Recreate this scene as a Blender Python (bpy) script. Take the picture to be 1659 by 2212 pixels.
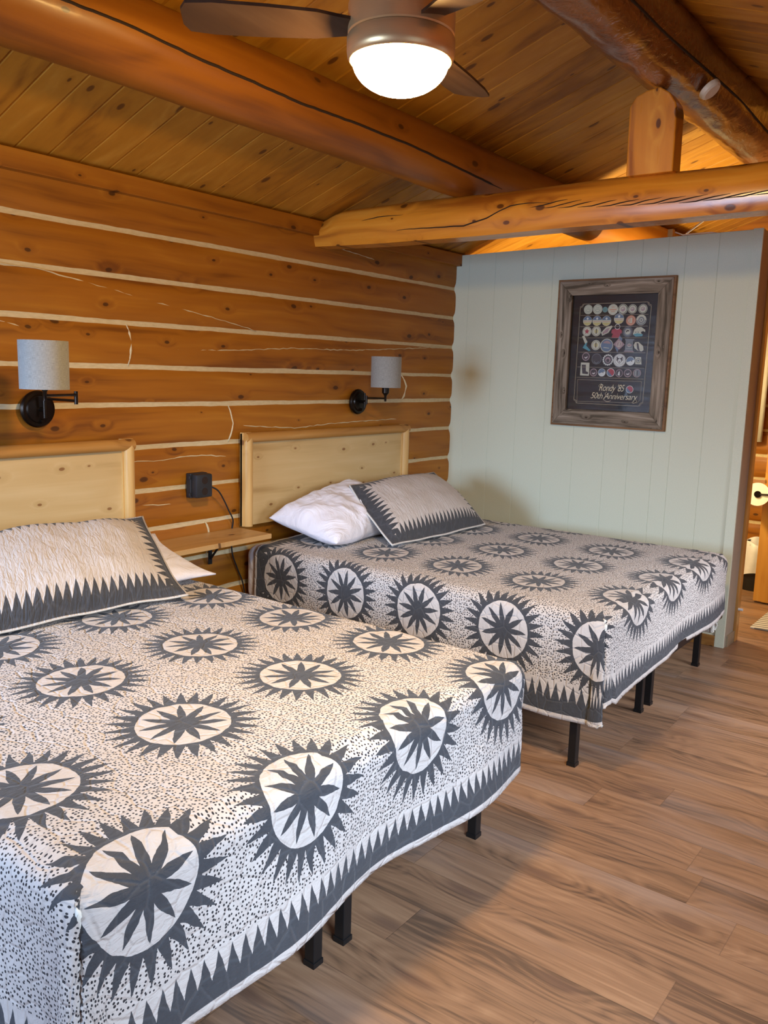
import bpy, bmesh, math, random
import numpy as np
from mathutils import Vector, Matrix, noise
PI = math.pi
for o in list(bpy.data.objects): bpy.data.objects.remove(o)
C = bpy.context.scene.collection
S = bpy.context.scene

# ------------------------------------------------------------------ camera
cam = bpy.data.cameras.new('camera'); camo = bpy.data.objects.new('camera', cam); C.objects.link(camo)
cam.sensor_fit = 'HORIZONTAL'; cam.sensor_width = 36; cam.lens = 36*1833.1/1659; cam.clip_start = .02
R_ = Vector((0.60410049, -0.79638827, 0.02878065)); D_ = Vector((-0.11238126, -0.12089011, -0.98628395)); F_ = Vector((0.78894426, 0.59258021, -0.1625289))
m = Matrix((R_, -D_, -F_)).transposed().to_4x4(); m.translation = Vector((0, -3.37, 1.6)); camo.matrix_world = m
S.camera = camo
# ------------------------------------------------------------------ world, light, exposure
S.view_settings.view_transform = 'Standard'; S.view_settings.look = 'None'
S.view_settings.exposure = 0.05; S.view_settings.gamma = 1; S.view_settings.use_curve_mapping = False
w = bpy.data.worlds.new('world'); S.world = w; w.use_nodes = True
bg = w.node_tree.nodes['Background']; bg.inputs[0].default_value = (.62, .78, 1, 1); bg.inputs[1].default_value = 1.0
def area(name, loc, look, sx, sy, power, col, spread=180):
    l = bpy.data.lights.new(name, 'AREA'); l.shape = 'RECTANGLE'; l.size = sx; l.size_y = sy; l.energy = power; l.color = col; l.spread = math.radians(spread)
    o = bpy.data.objects.new(name, l); C.objects.link(o); o.location = loc
    o.rotation_euler = (Vector(look)-Vector(loc)).to_track_quat('-Z', 'Y').to_euler(); return o
area('daylight_left_window', (-1.42, -.90, 1.55), (1.6, -.75, .55), 1.0, 1.1, 62, (.48, .68, 1), 95)
area('daylight_front_window', (.95, -4.02, 1.55), (1.9, -2.6, .2), 1.3, 1.1, 42, (.62, .79, 1), 90)
area('daylight_far_front_window', (4.0, -4.02, 1.5), (4.0, -2.6, .2), 1.1, 1.1, 24, (.8, .88, 1), 90)
def point(name, loc, power, col, r=.05):
    l = bpy.data.lights.new(name, 'POINT'); l.energy = power; l.color = col; l.shadow_soft_size = r
    o = bpy.data.objects.new(name, l); C.objects.link(o); o.location = loc; return o
point('bathroom_bulb', (5.75, -1.35, 1.7), 105, (1, .76, .40), .08)
FAN_EMIT = 250.0

# ------------------------------------------------------------------ node expression helper
class NT:
    def __init__(s, name):
        s.m = bpy.data.materials.new(name); s.m.use_nodes = True; s.t = s.m.node_tree
        s.b = s.t.nodes['Principled BSDF']; s.out = s.t.nodes['Material Output']
    def n(s, typ, **k):
        nd = s.t.nodes.new(typ)
        for a, v in k.items(): setattr(nd, a, v)
        return nd
    def put(s, sock, v):
        if isinstance(v, X): s.t.links.new(v.s, sock)
        elif isinstance(v, (tuple, list)):
            sock.default_value = tuple(v) if len(v) == len(sock.default_value) else tuple(v)+(1,)
        else: sock.default_value = v
    def math(s, op, a, b=0.0, c=None):
        nd = s.n('ShaderNodeMath', operation=op); s.put(nd.inputs[0], a); s.put(nd.inputs[1], b)
        if c is not None: s.put(nd.inputs[2], c)
        return X(s, nd.outputs[0])
    def comb(s, x, y, z=0.0):
        nd = s.n('ShaderNodeCombineXYZ')
        for i, v in enumerate((x, y, z)): s.put(nd.inputs[i], v)
        return X(s, nd.outputs[0])
    def noise(s, v, scale=1, detail=3, rough=.5, dist=0):
        nd = s.n('ShaderNodeTexNoise'); s.put(nd.inputs['Vector'], v); s.put(nd.inputs['Scale'], scale)
        nd.inputs['Detail'].default_value = detail; nd.inputs['Roughness'].default_value = rough; nd.inputs['Distortion'].default_value = dist
        return X(s, nd.outputs['Fac'])
    def vor(s, v, scale=1, feature='F1', rand=1.0, dims='2D'):
        nd = s.n('ShaderNodeTexVoronoi', feature=feature, voronoi_dimensions=dims); s.put(nd.inputs['Vector'], v); s.put(nd.inputs['Scale'], scale)
        nd.inputs['Randomness'].default_value = rand; return nd
    def white(s, a, b=0.0):
        nd = s.n('ShaderNodeTexWhiteNoise', noise_dimensions='2D'); s.put(nd.inputs['Vector'], s.comb(a, b)); return X(s, nd.outputs['Value'])
    def mix(s, f, a, b):
        nd = s.n('ShaderNodeMix', data_type='RGBA'); s.put(nd.inputs[0], f); s.put(nd.inputs[6], a); s.put(nd.inputs[7], b); return X(s, nd.outputs[2])
    def step(s, v, lo, hi):      # smooth 0..1
        nd = s.n('ShaderNodeMapRange', interpolation_type='SMOOTHSTEP'); s.put(nd.inputs[0], v); s.put(nd.inputs[1], lo); s.put(nd.inputs[2], hi); return X(s, nd.outputs[0])
    def obj(s):
        nd = s.n('ShaderNodeTexCoord'); sp = s.n('ShaderNodeSeparateXYZ'); s.t.links.new(nd.outputs['Object'], sp.inputs[0])
        return [X(s, sp.outputs[i]) for i in range(3)]
    def uv(s):
        nd = s.n('ShaderNodeUVMap', uv_map='UVMap'); sp = s.n('ShaderNodeSeparateXYZ'); s.t.links.new(nd.outputs[0], sp.inputs[0])
        return [X(s, sp.outputs[i]) for i in range(2)]
    def bump(s, h, strength=.4, dist=.002):
        nd = s.n('ShaderNodeBump'); nd.inputs['Strength'].default_value = strength; nd.inputs['Distance'].default_value = dist
        s.put(nd.inputs['Height'], h); s.t.links.new(nd.outputs[0], s.b.inputs['Normal'])
    def set(s, **k):
        for a, v in k.items(): s.put(s.b.inputs[a.replace('_', ' ')], v)
        return s.m
class X:
    def __init__(x, nt, s): x.nt = nt; x.s = s
    def _o(x, op, b, sw=False): return x.nt.math(op, b, x) if sw else x.nt.math(op, x, b)
    def __add__(x, b): return x._o('ADD', b)
    __radd__ = __add__
    def __sub__(x, b): return x._o('SUBTRACT', b)
    def __rsub__(x, b): return x._o('SUBTRACT', b, True)
    def __mul__(x, b): return x._o('MULTIPLY', b)
    __rmul__ = __mul__
    def __truediv__(x, b): return x._o('DIVIDE', b)
    def floor(x): return x._o('FLOOR', 0.0)
    def fract(x): return x._o('FRACT', 0.0)
    def abs(x): return x._o('ABSOLUTE', 0.0)
    def pow(x, b): return x._o('POWER', b)
    def gt(x, b): return x._o('GREATER_THAN', b)
    def lt(x, b): return x._o('LESS_THAN', b)
    def min(x, b): return x._o('MINIMUM', b)
    def max(x, b): return x._o('MAXIMUM', b)
def plain(name, col, rough=.5, metal=0.0, bump=0.0, bscale=60, **k):
    t = NT(name); x, y, z = t.obj(); v = t.comb(x, y, z)
    n = t.noise(v, bscale, 3)
    c = t.mix(n, tuple(a*.9 for a in col), tuple(min(1, a*1.1) for a in col))
    if bump: t.bump(n, bump, .002)
    return t.set(Base_Color=c, Roughness=rough, Metallic=metal, **k)

SPEC = .35
def wood(name, dark, mid, light, along=0, across=2, gs=1.0, kd=2.2, kr=.05, rough=.35, plank=None, pofs=0.0, contrast=1.0, coat=.0, bump=.15, kcol=None, lump=0.0):
    """stained/varnished timber; along/across pick object axes (0,1,2); plank = board width across"""
    t = NT(name); c = t.obj(); a, b, o = c[along], c[across], c[3-along-across]
    if plank:
        idx = ((b-pofs)/plank).floor(); rnd = t.white(idx, 3.0); a = a+rnd*7.0; o = o+rnd*5.0
    else: rnd = None
    warp = t.noise(t.comb(a*.9, b*3.0, o*3.0), 1.0, 2)
    kv = t.comb(a*kd*.8+warp*.3, b*kd*1.5, (o*0.0))
    vn = t.vor(kv, 1.0); kdist = X(t, vn.outputs['Distance']); sp = t.n('ShaderNodeSeparateColor'); t.t.links.new(vn.outputs['Color'], sp.inputs[0]); kr_ = X(t, sp.outputs[0])
    big = kr*(.25+kr_*.9) if not isinstance(kr_, float) else kr
    knot = 1.0-t.step(kdist/(big+.001), .75, 1.25)
    halo = 1.0-t.step(kdist/(big+.001), 1.0, 5.5)
    g1 = t.noise(t.comb(a*1.4*gs, (b+halo*.03+warp*.06)*34*gs, o*22*gs), 1.0, 5, .6)
    g2 = t.noise(t.comb(a*.7*gs, (b+warp*.1)*7*gs, o*7*gs+4.0), 1.0, 3, .55)
    ring = ((b*9*gs+warp*5.0+halo*.9).fract()-.5).abs()*2.0
    g = g1*.45+g2*.75+ring*.12-.16
    g = (g-.5)*contrast+.5
    if rnd is not None: g = g+(rnd-.5)*.32
    col = t.mix(t.step(g, .25, .52), dark, mid); col = t.mix(t.step(g, .5, .8), col, light)
    col = t.mix(halo*halo*.3, col, dark)
    col = t.mix(knot*.85, col, kcol or tuple(q*.3 for q in dark))
    t.bump(g1*.5+knot*(-.4)+g2*.3+(t.noise(t.comb(a*9, b*16, o*16), 1, 3, .5, 1.5)*lump if lump else 0.0), bump, .003)
    return t.set(Base_Color=col, Roughness=t.noise(t.comb(a*3, b*20, o*20), 1, 2)*.25+(rough-.12), Specular_IOR_Level=SPEC, Coat_Weight=coat, Coat_Roughness=.18)

LD, LM, LL = (.18, .054, .004), (.36, .128, .008), (.47, .195, .016)
M = {}
M['log'] = wood('stained_log', LD, LM, LL, 0, 2, kd=3.4, kr=.055, rough=.5, coat=.04, bump=.2)
M['log_y'] = wood('stained_log_cross', LD, LM, LL, 1, 2, kd=3.4, kr=.055, rough=.5, coat=.04, bump=.2)
M['ceiling'] = wood('ceiling_board', (.26, .10, .010), (.45, .20, .019), (.58, .30, .042), 1, 0, kd=3.2, kr=.07, rough=.44, plank=.1441, pofs=1.933, coat=.06, contrast=.72, kcol=(.10, .035, .008))
M['purlin'] = wood('purlin_log', (.14, .042, .004), (.27, .092, .007), (.36, .135, .012), 0, 2, gs=.7, kd=2.6, kr=.05, rough=.42, coat=.1, bump=.25)
M['beam'] = wood('tie_beam', (.30, .085, .008), (.62, .24, .022), (.78, .38, .055), 1, 2, kd=4.5, kr=.075, rough=.3, coat=.4, bump=.2, kcol=(.06, .014, .003))
M['post'] = wood('king_post', (.30, .085, .008), (.62, .24, .022), (.78, .38, .055), 2, 1, kd=4.0, kr=.07, rough=.3, coat=.4, bump=.25, kcol=(.06, .014, .003))
M['pine'] = wood('pale_pine', (.42, .27, .10), (.60, .43, .20), (.70, .54, .29), 0, 2, gs=.75, kd=4.2, kr=.042, rough=.45, contrast=.9, bump=.05, kcol=(.22, .09, .025))
M['pine_v'] = wood('pine_post', (.42, .22, .06), (.62, .38, .13), (.72, .50, .22), 2, 0, gs=.8, kd=4, kr=.06, rough=.4, contrast=.9, bump=.05, kcol=(.15, .05, .015))
M['pine_rail'] = wood('pine_rail', (.30, .13, .028), (.48, .24, .06), (.58, .34, .11), 0, 2, gs=.8, kd=4, kr=.06, rough=.4, contrast=.9, bump=.05, kcol=(.12, .04, .01))
M['shelf'] = wood('shelf_board', (.36, .18, .06), (.54, .32, .12), (.62, .42, .19), 0, 1, gs=.6, kd=3, kr=.06, rough=.4, bump=.05, kcol=(.1, .04, .012))
M['barn'] = wood('weathered_barnwood', (.10, .078, .052), (.25, .20, .145), (.42, .35, .27), 1, 2, gs=3.6, kd=7, kr=.05, rough=.8, contrast=1.6, bump=.6, kcol=(.03, .018, .01))
M['barn_v'] = wood('weathered_barnwood_upright', (.10, .078, .052), (.25, .20, .145), (.42, .35, .27), 2, 1, gs=3.6, kd=7, kr=.05, rough=.8, contrast=1.6, bump=.6, kcol=(.03, .018, .01))
M['barn_edge'] = wood('frame_edge', (.12, .055, .02), (.24, .12, .045), (.34, .18, .075), 1, 2, gs=1.5, kd=5, kr=.02, rough=.6)
M['trimwood'] = wood('door_trim_pine', (.28, .12, .03), (.46, .23, .06), (.56, .32, .11), 2, 0, kd=3, kr=.04, rough=.4, coat=.2)
M['basewood'] = wood('baseboard_pine', (.28, .12, .03), (.46, .23, .06), (.56, .32, .11), 1, 2, kd=3, kr=.04, rough=.4, coat=.2)
M['doorwood'] = wood('door_pine', (.34, .13, .025), (.52, .25, .05), (.62, .35, .09), 2, 1, kd=2, kr=.03, rough=.35, coat=.3)
M['greybase'] = wood('grey_base_board', (.20, .15, .09), (.32, .25, .16), (.4, .32, .22), 0, 2, kd=3, kr=.03, rough=.5)
# caulk
t = NT('chinking'); x, y, z = t.obj(); n = t.noise(t.comb(x*30, y*60, z*120), 1, 4)
t.bump(n, .6, .004); M['chink'] = t.set(Base_Color=t.mix(n, (.50, .39, .20), (.76, .65, .42)), Roughness=.8)
# floor
t = NT('vinyl_plank_floor'); x, y, z = t.obj(); W_, L_ = .182, 1.22
row = ((x+.04)/W_).floor(); yo = y+t.white(row, 7.0)*L_*3; seg = (yo/L_).floor(); r1 = t.white(row, seg); r2 = t.white(seg, row+31.0)
fx = ((x+.04)/W_).fract(); fy = (yo/L_).fract()
a = yo+r1*9.0; b = x+r2*4.0
wp = t.noise(t.comb(a*1.2, b*4, r1*5), 1.0, 3)
vn = t.vor(t.comb(a*1.5+wp*.4, b*4.5), 1.0); kd_ = X(t, vn.outputs['Distance']); halo = 1.0-t.step(kd_, .05, .42)
cath = ((b*26+halo*2.4+wp*9+a*.5).fract()-.5).abs()*2
fine = t.noise(t.comb(a*3.0, (b+halo*.02)*130, r1), 1, 6, .65)
broad = t.noise(t.comb(a*.75, b*5.5+wp, r2*9), 1, 4, .6)
streak = t.noise(t.comb(a*.7, b*24+wp*2, r2*3+2), 1, 5, .6)
g = broad*.62+streak*.42+fine*.40+cath*.09-.23
col = t.mix(t.step(g, .38, .56), (.052, .028, .016), (.205, .106, .054)); col = t.mix(t.step(g, .52, .74), col, (.315, .178, .095))
col = t.mix(t.step(t.noise(t.comb(a*.9, b*3, 7.0), 1, 3), .5, .75)*.45, col, (.30, .23, .20))
col = t.mix((1.0-t.step(kd_, .02, .17))*.7, col, (.075, .036, .025))
col = t.mix((r2-.5).abs()*.4, col, t.mix(r1, (.17, .085, .05), (.34, .2, .125)))
edge = (fx.min(1.0-fx)*W_).min(fy.min(1.0-fy)*L_); jl = 1.0-t.step(edge, .0004, .0020)
col = t.mix(.08, col, (.52, .34, .22)); col = t.mix(jl*.3, col, (.06, .03, .02))
t.bump(fine*.25-jl*.8, .35, .0015); M['floor'] = t.set(Base_Color=col, Roughness=fine*.12+.36, Specular_IOR_Level=.45)
# paint
M['paint'] = plain('pale_blue_paint', (.71, .745, .575), .55, bump=.05, bscale=200)
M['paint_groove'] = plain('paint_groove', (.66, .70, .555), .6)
M['greytrim'] = plain('grey_painted_end', (.36, .31, .24), .5)
M['outer'] = wood('plain_room_boards', LD, LM, LL, 0, 2, kd=2, kr=.03, plank=.2)
M['outer_y'] = wood('plain_room_boards_side', LD, LM, LL, 1, 2, kd=2, kr=.03, plank=.2)
M['black'] = plain('black_powder_steel', (.012, .012, .013), .42, .3)
M['bronze'] = plain('dark_bronze', (.022, .016, .012), .28, .85)
M['chromeline'] = plain('polished_pin', (.3, .28, .26), .25, .9)
M['rubber'] = plain('black_plastic', (.014, .014, .015), .5)
M['red'] = plain('red_plastic', (.6, .03, .02), .4)
M['white'] = plain('white_plastic', (.75, .74, .70), .4)
M['bag'] = plain('white_bin_liner', (.75, .75, .78), .3, bump=.5, bscale=25)
M['paper'] = plain('toilet_paper', (.85, .83, .78), .9)
M['blade'] = wood('walnut_blade', (.03, .014, .008), (.06, .03, .017), (.09, .05, .03), 0, 1, kd=1, kr=.01, rough=.45)
t = NT('brushed_nickel'); x, y, z = t.obj(); n = t.noise(t.comb(x*8, y*8, z*900), 1, 3)
t.bump(n, .06, .001); M['nickel'] = t.set(Base_Color=t.mix(n, (.86, .58, .27), (.95, .72, .40)), Metallic=.6, Roughness=.32, Anisotropic=.6)
t = NT('lit_glass_bowl'); M['lamp'] = t.set(Base_Color=(1, .93, .8), Emission_Color=(1.0, .64, .22), Emission_Strength=FAN_EMIT, Roughness=.3)
# lamp shade linen
t = NT('grey_linen_shade'); u, v = t.uv(); th = t.noise(t.comb(u*60, v*900), 1, 2)*.5+t.noise(t.comb(u*900, v*60), 1, 2)*.5
t.bump(th, .3, .001); M['shade'] = t.set(Base_Color=t.mix(t.step(th, .35, .65), (.20, .205, .195), (.33, .335, .32)), Roughness=.85, Sheen_Weight=.2)
# white cotton
t = NT('white_cotton'); x, y, z = t.obj(); n = t.noise(t.comb(x, y, z), 6, 4, .55, 1.2); n2 = t.noise(t.comb(x, y, z), 400, 1)
t.bump(n*2.0+n2*.05, .55, .02); M['cotton'] = t.set(Base_Color=(.80, .79, .86), Roughness=.85, Sheen_Weight=.15)
t = NT('cream_backing'); x, y, z = t.obj(); n = t.noise(t.comb(x, y, z), 40, 3)
t.bump(n, .5, .004); M['cream'] = t.set(Base_Color=(.74, .73, .66), Roughness=.9)

LINEN = (.59, .54, .51); LINEN2 = (.51, .465, .43); CHAR = (.032, .034, .040); CHAR2 = (.060, .063, .072)
def quilt_common(t, u, v, dark, dots, cr=1.0):
    w1 = t.noise(t.comb(u, v), 9, 3); 
    vq = t.vor(t.comb(u+w1*.03, v+w1*.03), 17, 'DISTANCE_TO_EDGE', .9); st = t.step(X(t, vq.outputs['Distance']), 0.0, .11)
    cr1 = t.noise(t.comb(u*34, v*75) if cr < 1.2 else t.comb(u*62, v*17), 1, 3, .55, .9); cr2 = t.noise(t.comb(u, v), 160, 2)
    t.bump(st*(.4 if cr < 1.2 else .14)+cr1*.75*cr+cr2*.06, .8, .0065)
    fl = t.noise(t.comb(u*40, v*40), 1, 5, .7); wear = t.step(t.noise(t.comb(u*60, v*60), 1, 6, .75), .56, .72)
    lin = t.mix(fl, LINEN2, LINEN); lin = t.mix((1.0-st)*(.16 if cr < 1.2 else .1), lin, (.5, .42, .37))
    if dots is not None: lin = t.mix(dots, lin, (.022, .02, .024))
    ch = t.mix(fl, CHAR, CHAR2); ch = t.mix(wear*.25+(1.0-st)*.12, ch, (.17, .175, .19))
    return t.set(Base_Color=t.mix(dark, lin, ch), Roughness=.9, Sheen_Weight=.1)
def quilt_mat(name, u0, v0, p, pv, umin, umax, vmin, vmax, RC, RL):
    t = NT(name); u, v = t.uv()
    wx = (t.noise(t.comb(u, v, 1.0), 28, 2)-.5)*.010; wy = (t.noise(t.comb(u, v, 5.0), 28, 2)-.5)*.010
    U, V = u+wx, (v+wy-v0)*(p/pv)+v0
    cu = ((U-u0)/p+.5).floor(); cv = ((V-v0)/p+.5).floor(); mu = (((U-u0)/p+.5).fract()-.5)*p; mv = (((V-v0)/p+.5).fract()-.5)*p
    r = (mu*mu+mv*mv).pow(.5); ang = t.math('ARCTAN2', mv, mu)/(2*PI)+t.white(cu, cv)
    t1 = ((ang*27).fract()-.5).abs()*2; t2 = ((ang*11+.3).fract()-.5).abs()*2
    R1 = t1.pow(1.15)*.070+.136; R2 = t2.pow(1.15)*.074+.042
    ok_ = cv.lt(math.floor((vmax-.16-v0)/pv)+.5)*cu.gt(math.ceil((umin+.16-u0)/p)-.5)*cu.lt(math.floor((umax-.16-u0)/p)+.5)
    r = r+(1.0-ok_)
    dark = r.lt(R1)*(r.gt(.124).max(r.lt(R2)))
    med = r.lt(R1)
    hx, hy, Rc = (umax-umin)/2, (vmax-vmin)/2, RC; qx = ((u-(umin+umax)/2).abs()-(hx-RL))*(RC/RL); qy = (v-(vmin+vmax)/2)-(hy-Rc)
    ax, ay = qx.max(0.0), qy.max(0.0); e = (Rc-(ax*ax+ay*ay).pow(.5)-(qx.max(qy)).min(0.0)).min(v-vmin)
    angc = t.math('ARCTAN2', ay, ax+.0001)*.40 
    nearu = ((u-umin).min(umax-u)).lt((v-vmin).min(vmax-v)); nearc = (ax*ay).gt(.0000001); s_ = (v*nearu+u*(1.0-nearu))*(1.0-nearc)+angc*nearc
    tooth = ((s_/.036+wx*20).fract()-.5).abs()*2; eb = .062+tooth*.060
    dots_v = t.vor(t.comb(u, v), 96, 'F1', .75); dd = X(t, dots_v.outputs['Distance'])
    sp = t.n('ShaderNodeSeparateColor'); t.t.links.new(dots_v.outputs['Color'], sp.inputs[0]); rr = X(t, sp.outputs[0])
    dots = (1.0-t.step(dd, rr*.12+.15, rr*.12+.22))*(1.0-med)*e.gt(.128)
    border = e.lt(eb)
    dk = (dark*med+border*(1.0-med))*e.gt(.018)
    dk = dk*(1.0-(border*0.0))
    return quilt_common(t, u, v, dk, dots)
def sham_mat(name, Wd, Hd, ang=0.0):
    t = NT(name); u, v = t.uv(); wx = (t.noise(t.comb(u, v, 1.0), 28, 2)-.5)*.008
    eu = u.min(Wd-u); ev = v.min(Hd-v); e = eu.min(ev); near = eu.lt(ev); s_ = v*near+u*(1.0-near)
    tooth = ((s_/.036+wx*20).fract()-.5).abs()*2
    dk = e.lt(.045+tooth*.062)*e.gt(.007)
    return quilt_common(t, u, v, dk, None, 2.3)

# ------------------------------------------------------------------ mesh helpers
def link(name, me, mats, parent=None, smooth=False, **k):
    o = bpy.data.objects.new(name, me); C.objects.link(o)
    for mm in (mats if isinstance(mats, (list, tuple)) else [mats]): me.materials.append(mm)
    if smooth:
        for p in me.polygons: p.use_smooth = True
    if parent: o.parent = parent
    for a, v in k.items(): o[a] = v
    return o
def empty(name, loc, rz=0, **k):
    o = bpy.data.objects.new(name, None); C.objects.link(o); o.location = loc; o.rotation_euler.z = rz; o.empty_display_size = .1
    for a, v in k.items(): o[a] = v
    return o
class MB:
    def __init__(s): s.v = []; s.f = []; s.mi = []; s.uv = None
    def add(s, vs, fs, mi=0):
        n = len(s.v); s.v += [tuple(v) for v in vs]; s.f += [tuple(i+n for i in f) for f in fs]; s.mi += [mi]*len(fs); return s
    def box(s, x0, x1, y0, y1, z0, z1, mi=0, bev=0.0):
        if bev > 0:
            bm = bmesh.new(); bmesh.ops.create_cube(bm, size=1)
            for v in bm.verts: v.co = Vector(((x0+x1)/2+v.co.x*(x1-x0), (y0+y1)/2+v.co.y*(y1-y0), (z0+z1)/2+v.co.z*(z1-z0)))
            bmesh.ops.bevel(bm, geom=bm.edges[:], offset=bev, segments=2, affect='EDGES', profile=.6)
            bm.verts.index_update(); s.add([v.co for v in bm.verts], [[v.index for v in f.verts] for f in bm.faces], mi); bm.free(); return s
        V = [(x, y, z) for x in (x0, x1) for y in (y0, y1) for z in (z0, z1)]
        return s.add(V, [(0, 1, 3, 2), (4, 6, 7, 5), (0, 4, 5, 1), (2, 3, 7, 6), (0, 2, 6, 4), (1, 5, 7, 3)], mi)
    def tube(s, pts, r, seg=10, mi=0, cap=True):
        P_ = [Vector(p) for p in pts]; n = len(P_); rs = r if isinstance(r, (list, tuple)) else [r]*n
        V = []; up = None
        for i, p in enumerate(P_):
            d = (P_[min(i+1, n-1)]-P_[max(i-1, 0)]).normalized()
            if up is None: up = Vector((0, 0, 1)) if abs(d.z) < .9 else Vector((1, 0, 0))
            a = d.cross(up).normalized(); up = a.cross(d).normalized()
            for k in range(seg):
                th = 2*PI*k/seg; V.append(p+(a*math.cos(th)+up*math.sin(th))*rs[i])
        F = [(i*seg+k, i*seg+(k+1) % seg, (i+1)*seg+(k+1) % seg, (i+1)*seg+k) for i in range(n-1) for k in range(seg)]
        if cap: F += [tuple(range(seg))[::-1], tuple((n-1)*seg+k for k in range(seg))]
        return s.add(V, F, mi)
    def lathe(s, prof, seg=48, mi=0, c=(0, 0, 0)):
        V = []; n = len(prof)
        for r, z in prof:
            for k in range(seg): th = 2*PI*k/seg; V.append((c[0]+r*math.cos(th), c[1]+r*math.sin(th), c[2]+z))
        F = [(i*seg+k, i*seg+(k+1) % seg, (i+1)*seg+(k+1) % seg, (i+1)*seg+k) for i in range(n-1) for k in range(seg)]
        return s.add(V, F, mi)
    def build(s, name, mats, parent=None, smooth=False, **k):
        me = bpy.data.meshes.new(name); me.from_pydata(s.v, [], s.f); me.polygons.foreach_set('material_index', s.mi); me.update()
        bm = bmesh.new(); bm.from_mesh(me); bmesh.ops.recalc_face_normals(bm, faces=bm.faces[:]); bm.to_mesh(me); bm.free()
        o = link(name, me, mats, parent, smooth, **k)
        if smooth == 'auto':
            for p in me.polygons: p.use_smooth = True
            md = o.modifiers.new('es', 'EDGE_SPLIT'); md.split_angle = math.radians(35)
        return o
def nz(x, y=0, z=0, s=1): return noise.noise(Vector((x*s, y*s, z*s)))

def smooth_path(P_, n=6):
    out = []; P_ = [Vector(p) for p in P_]
    for i in range(len(P_)-1):
        p0, p1, p2, p3 = P_[max(i-1, 0)], P_[i], P_[i+1], P_[min(i+2, len(P_)-1)]
        for k in range(n):
            t_ = k/n; out.append(.5*((2*p1)+(p2-p0)*t_+(2*p0-5*p1+4*p2-p3)*t_*t_+(3*p1-p0-3*p2+p3)*t_**3))
    out.append(P_[-1]); return out

# ------------------------------------------------------------------ structure
X0, X1, YB = -1.3, 7.6, -3.9; SL = .35; ZE = 2.427; YR = -1.95
ST = dict(kind='structure')
MB().box(X0-.2, X1+.2, YB-.2, .2, -.1, 0).build('floor', M['floor'], **ST)
# ceiling of grooved boards on both slopes
cb = MB(); k0 = int((X0-1.933)/.1441)-1; gv = .006
for side in (0, 1):
    ya, yb = (0.02, YR) if side == 0 else (YR, YB-.02)
    zf = (lambda y: ZE-SL*y) if side == 0 else (lambda y: ZE-SL*YR-SL*(YR-y))
    xs = []
    for k in range(k0, 42):
        a = 1.933+k*.1441; b = a+.1441
        if b < X0 or a > X1+.1: continue
        xs += [(a, .007), (a+gv, 0.0), (b-gv, 0.0)]
    V = []; ys = [ya+(yb-ya)*i/6 for i in range(7)]
    for y in ys:
        for (x, dz) in xs: V.append((x, y, zf(y)+dz))
    n = len(xs); cb.add(V, [(j*n+i, j*n+i+1, (j+1)*n+i+1, (j+1)*n+i) for j in range(6) for i in range(n-1)])
    cb.add([(X0-.2, ya, zf(ya)+.06), (X1+.2, ya, zf(ya)+.06), (X1+.2, yb, zf(yb)+.06), (X0-.2, yb, zf(yb)+.06)], [(0, 1, 2, 3)])
cb.build('ceiling', M['ceiling'], **ST)

# log walls: rows of hewn logs with caulked seams
SEAM = [2.197, 1.994, 1.79, 1.59, 1.415, 1.212, 1.0, .807, .62, .429, .22, .03]
def log_y(x, z, seed=0):
    """bulge of the log face toward the room"""
    zs = [2.44]+SEAM+[-.03]
    for a, b in zip(zs, zs[1:]):
        if b <= z <= a: tt = (2*z-a-b)/(a-b); return .014*(1-abs(tt)**5.0)+.004*nz(x*1.1, a*7, seed)
    return 0
def log_wall(name, xa, xb, tf, mats, seed=0, extra=None, **k):
    mb = MB(); nx = int((xb-xa)/.06); xs = [xa+(xb-xa)*i/nx for i in range(nx+1)]
    top = 2.44; edges = [top]+SEAM+[-.03]; V = []; rows = []
    for li in range(len(edges)-1):
        a, b = edges[li], edges[li+1]
        for j in range(9): rows.append((a, b, j/8, li))
    for (a, b, f, li) in rows:
        for x in xs:
            za = a-(.0 if li == 0 else .0115+.004*nz(x*3.1, a*9, seed)+.003*nz(x*14, a*5, seed)); zb = b+.0115+.004*nz(x*2.7, b*9+3, seed)+.003*nz(x*15, b*5, seed+3)
            z = za+(zb-za)*f; tt = 2*f-1
            V.append(tf(x, .014*(1-abs(tt)**5.0)+.005*nz(x*.9, a*7, z*3+seed)*(1-tt*tt)+.002, z))
    n = len(xs); F = []; mi = []
    for r in range(len(rows)-1):
        seam = rows[r][3] != rows[r+1][3]
        for i in range(n-1): F.append((r*n+i, r*n+i+1, (r+1)*n+i+1, (r+1)*n+i)); mi.append(1 if seam else 0)
    mb.v = V; mb.f = F; mb.mi = mi
    if extra: extra(mb)
    return mb.build(name, mats, smooth=True, **k)
CH = [[[1.5, 2.0], [1.854, 1.99], [2.033, 1.983], [2.274, 1.947], [2.417, 1.928], [2.568, 1.9], [2.787, 1.874], [3.026, 1.841], [3.288, 1.798]],
 [[1.843, 1.764], [1.982, 1.732], [2.152, 1.701], [2.473, 1.684], [2.785, 1.677], [3.154, 1.691], [3.579, 1.719], [4.073, 1.725], [5.158, 1.788]],
 [[2.469, 1.148], [2.594, 1.142], [2.72, 1.15], [2.898, 1.155], [3.089, 1.134]], [[3.189, 1.295], [3.587, 1.269], [3.912, 1.285], [4.573, 1.296]],
 [[2.522, 0.935], [2.717, 0.918]], [[3.924, 2.312], [4.287, 2.288]]]
CV = [[[2.465, 1.784], [2.481, 1.702], [2.471, 1.592]], [[3.086, 1.405], [3.115, 1.309], [3.089, 1.213]], [[4.63, 1.586], [4.672, 1.51], [4.64, 1.415]], [[2.927, 0.803], [2.939, 0.767], [2.945, .70], [2.93, .625]]]
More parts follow.
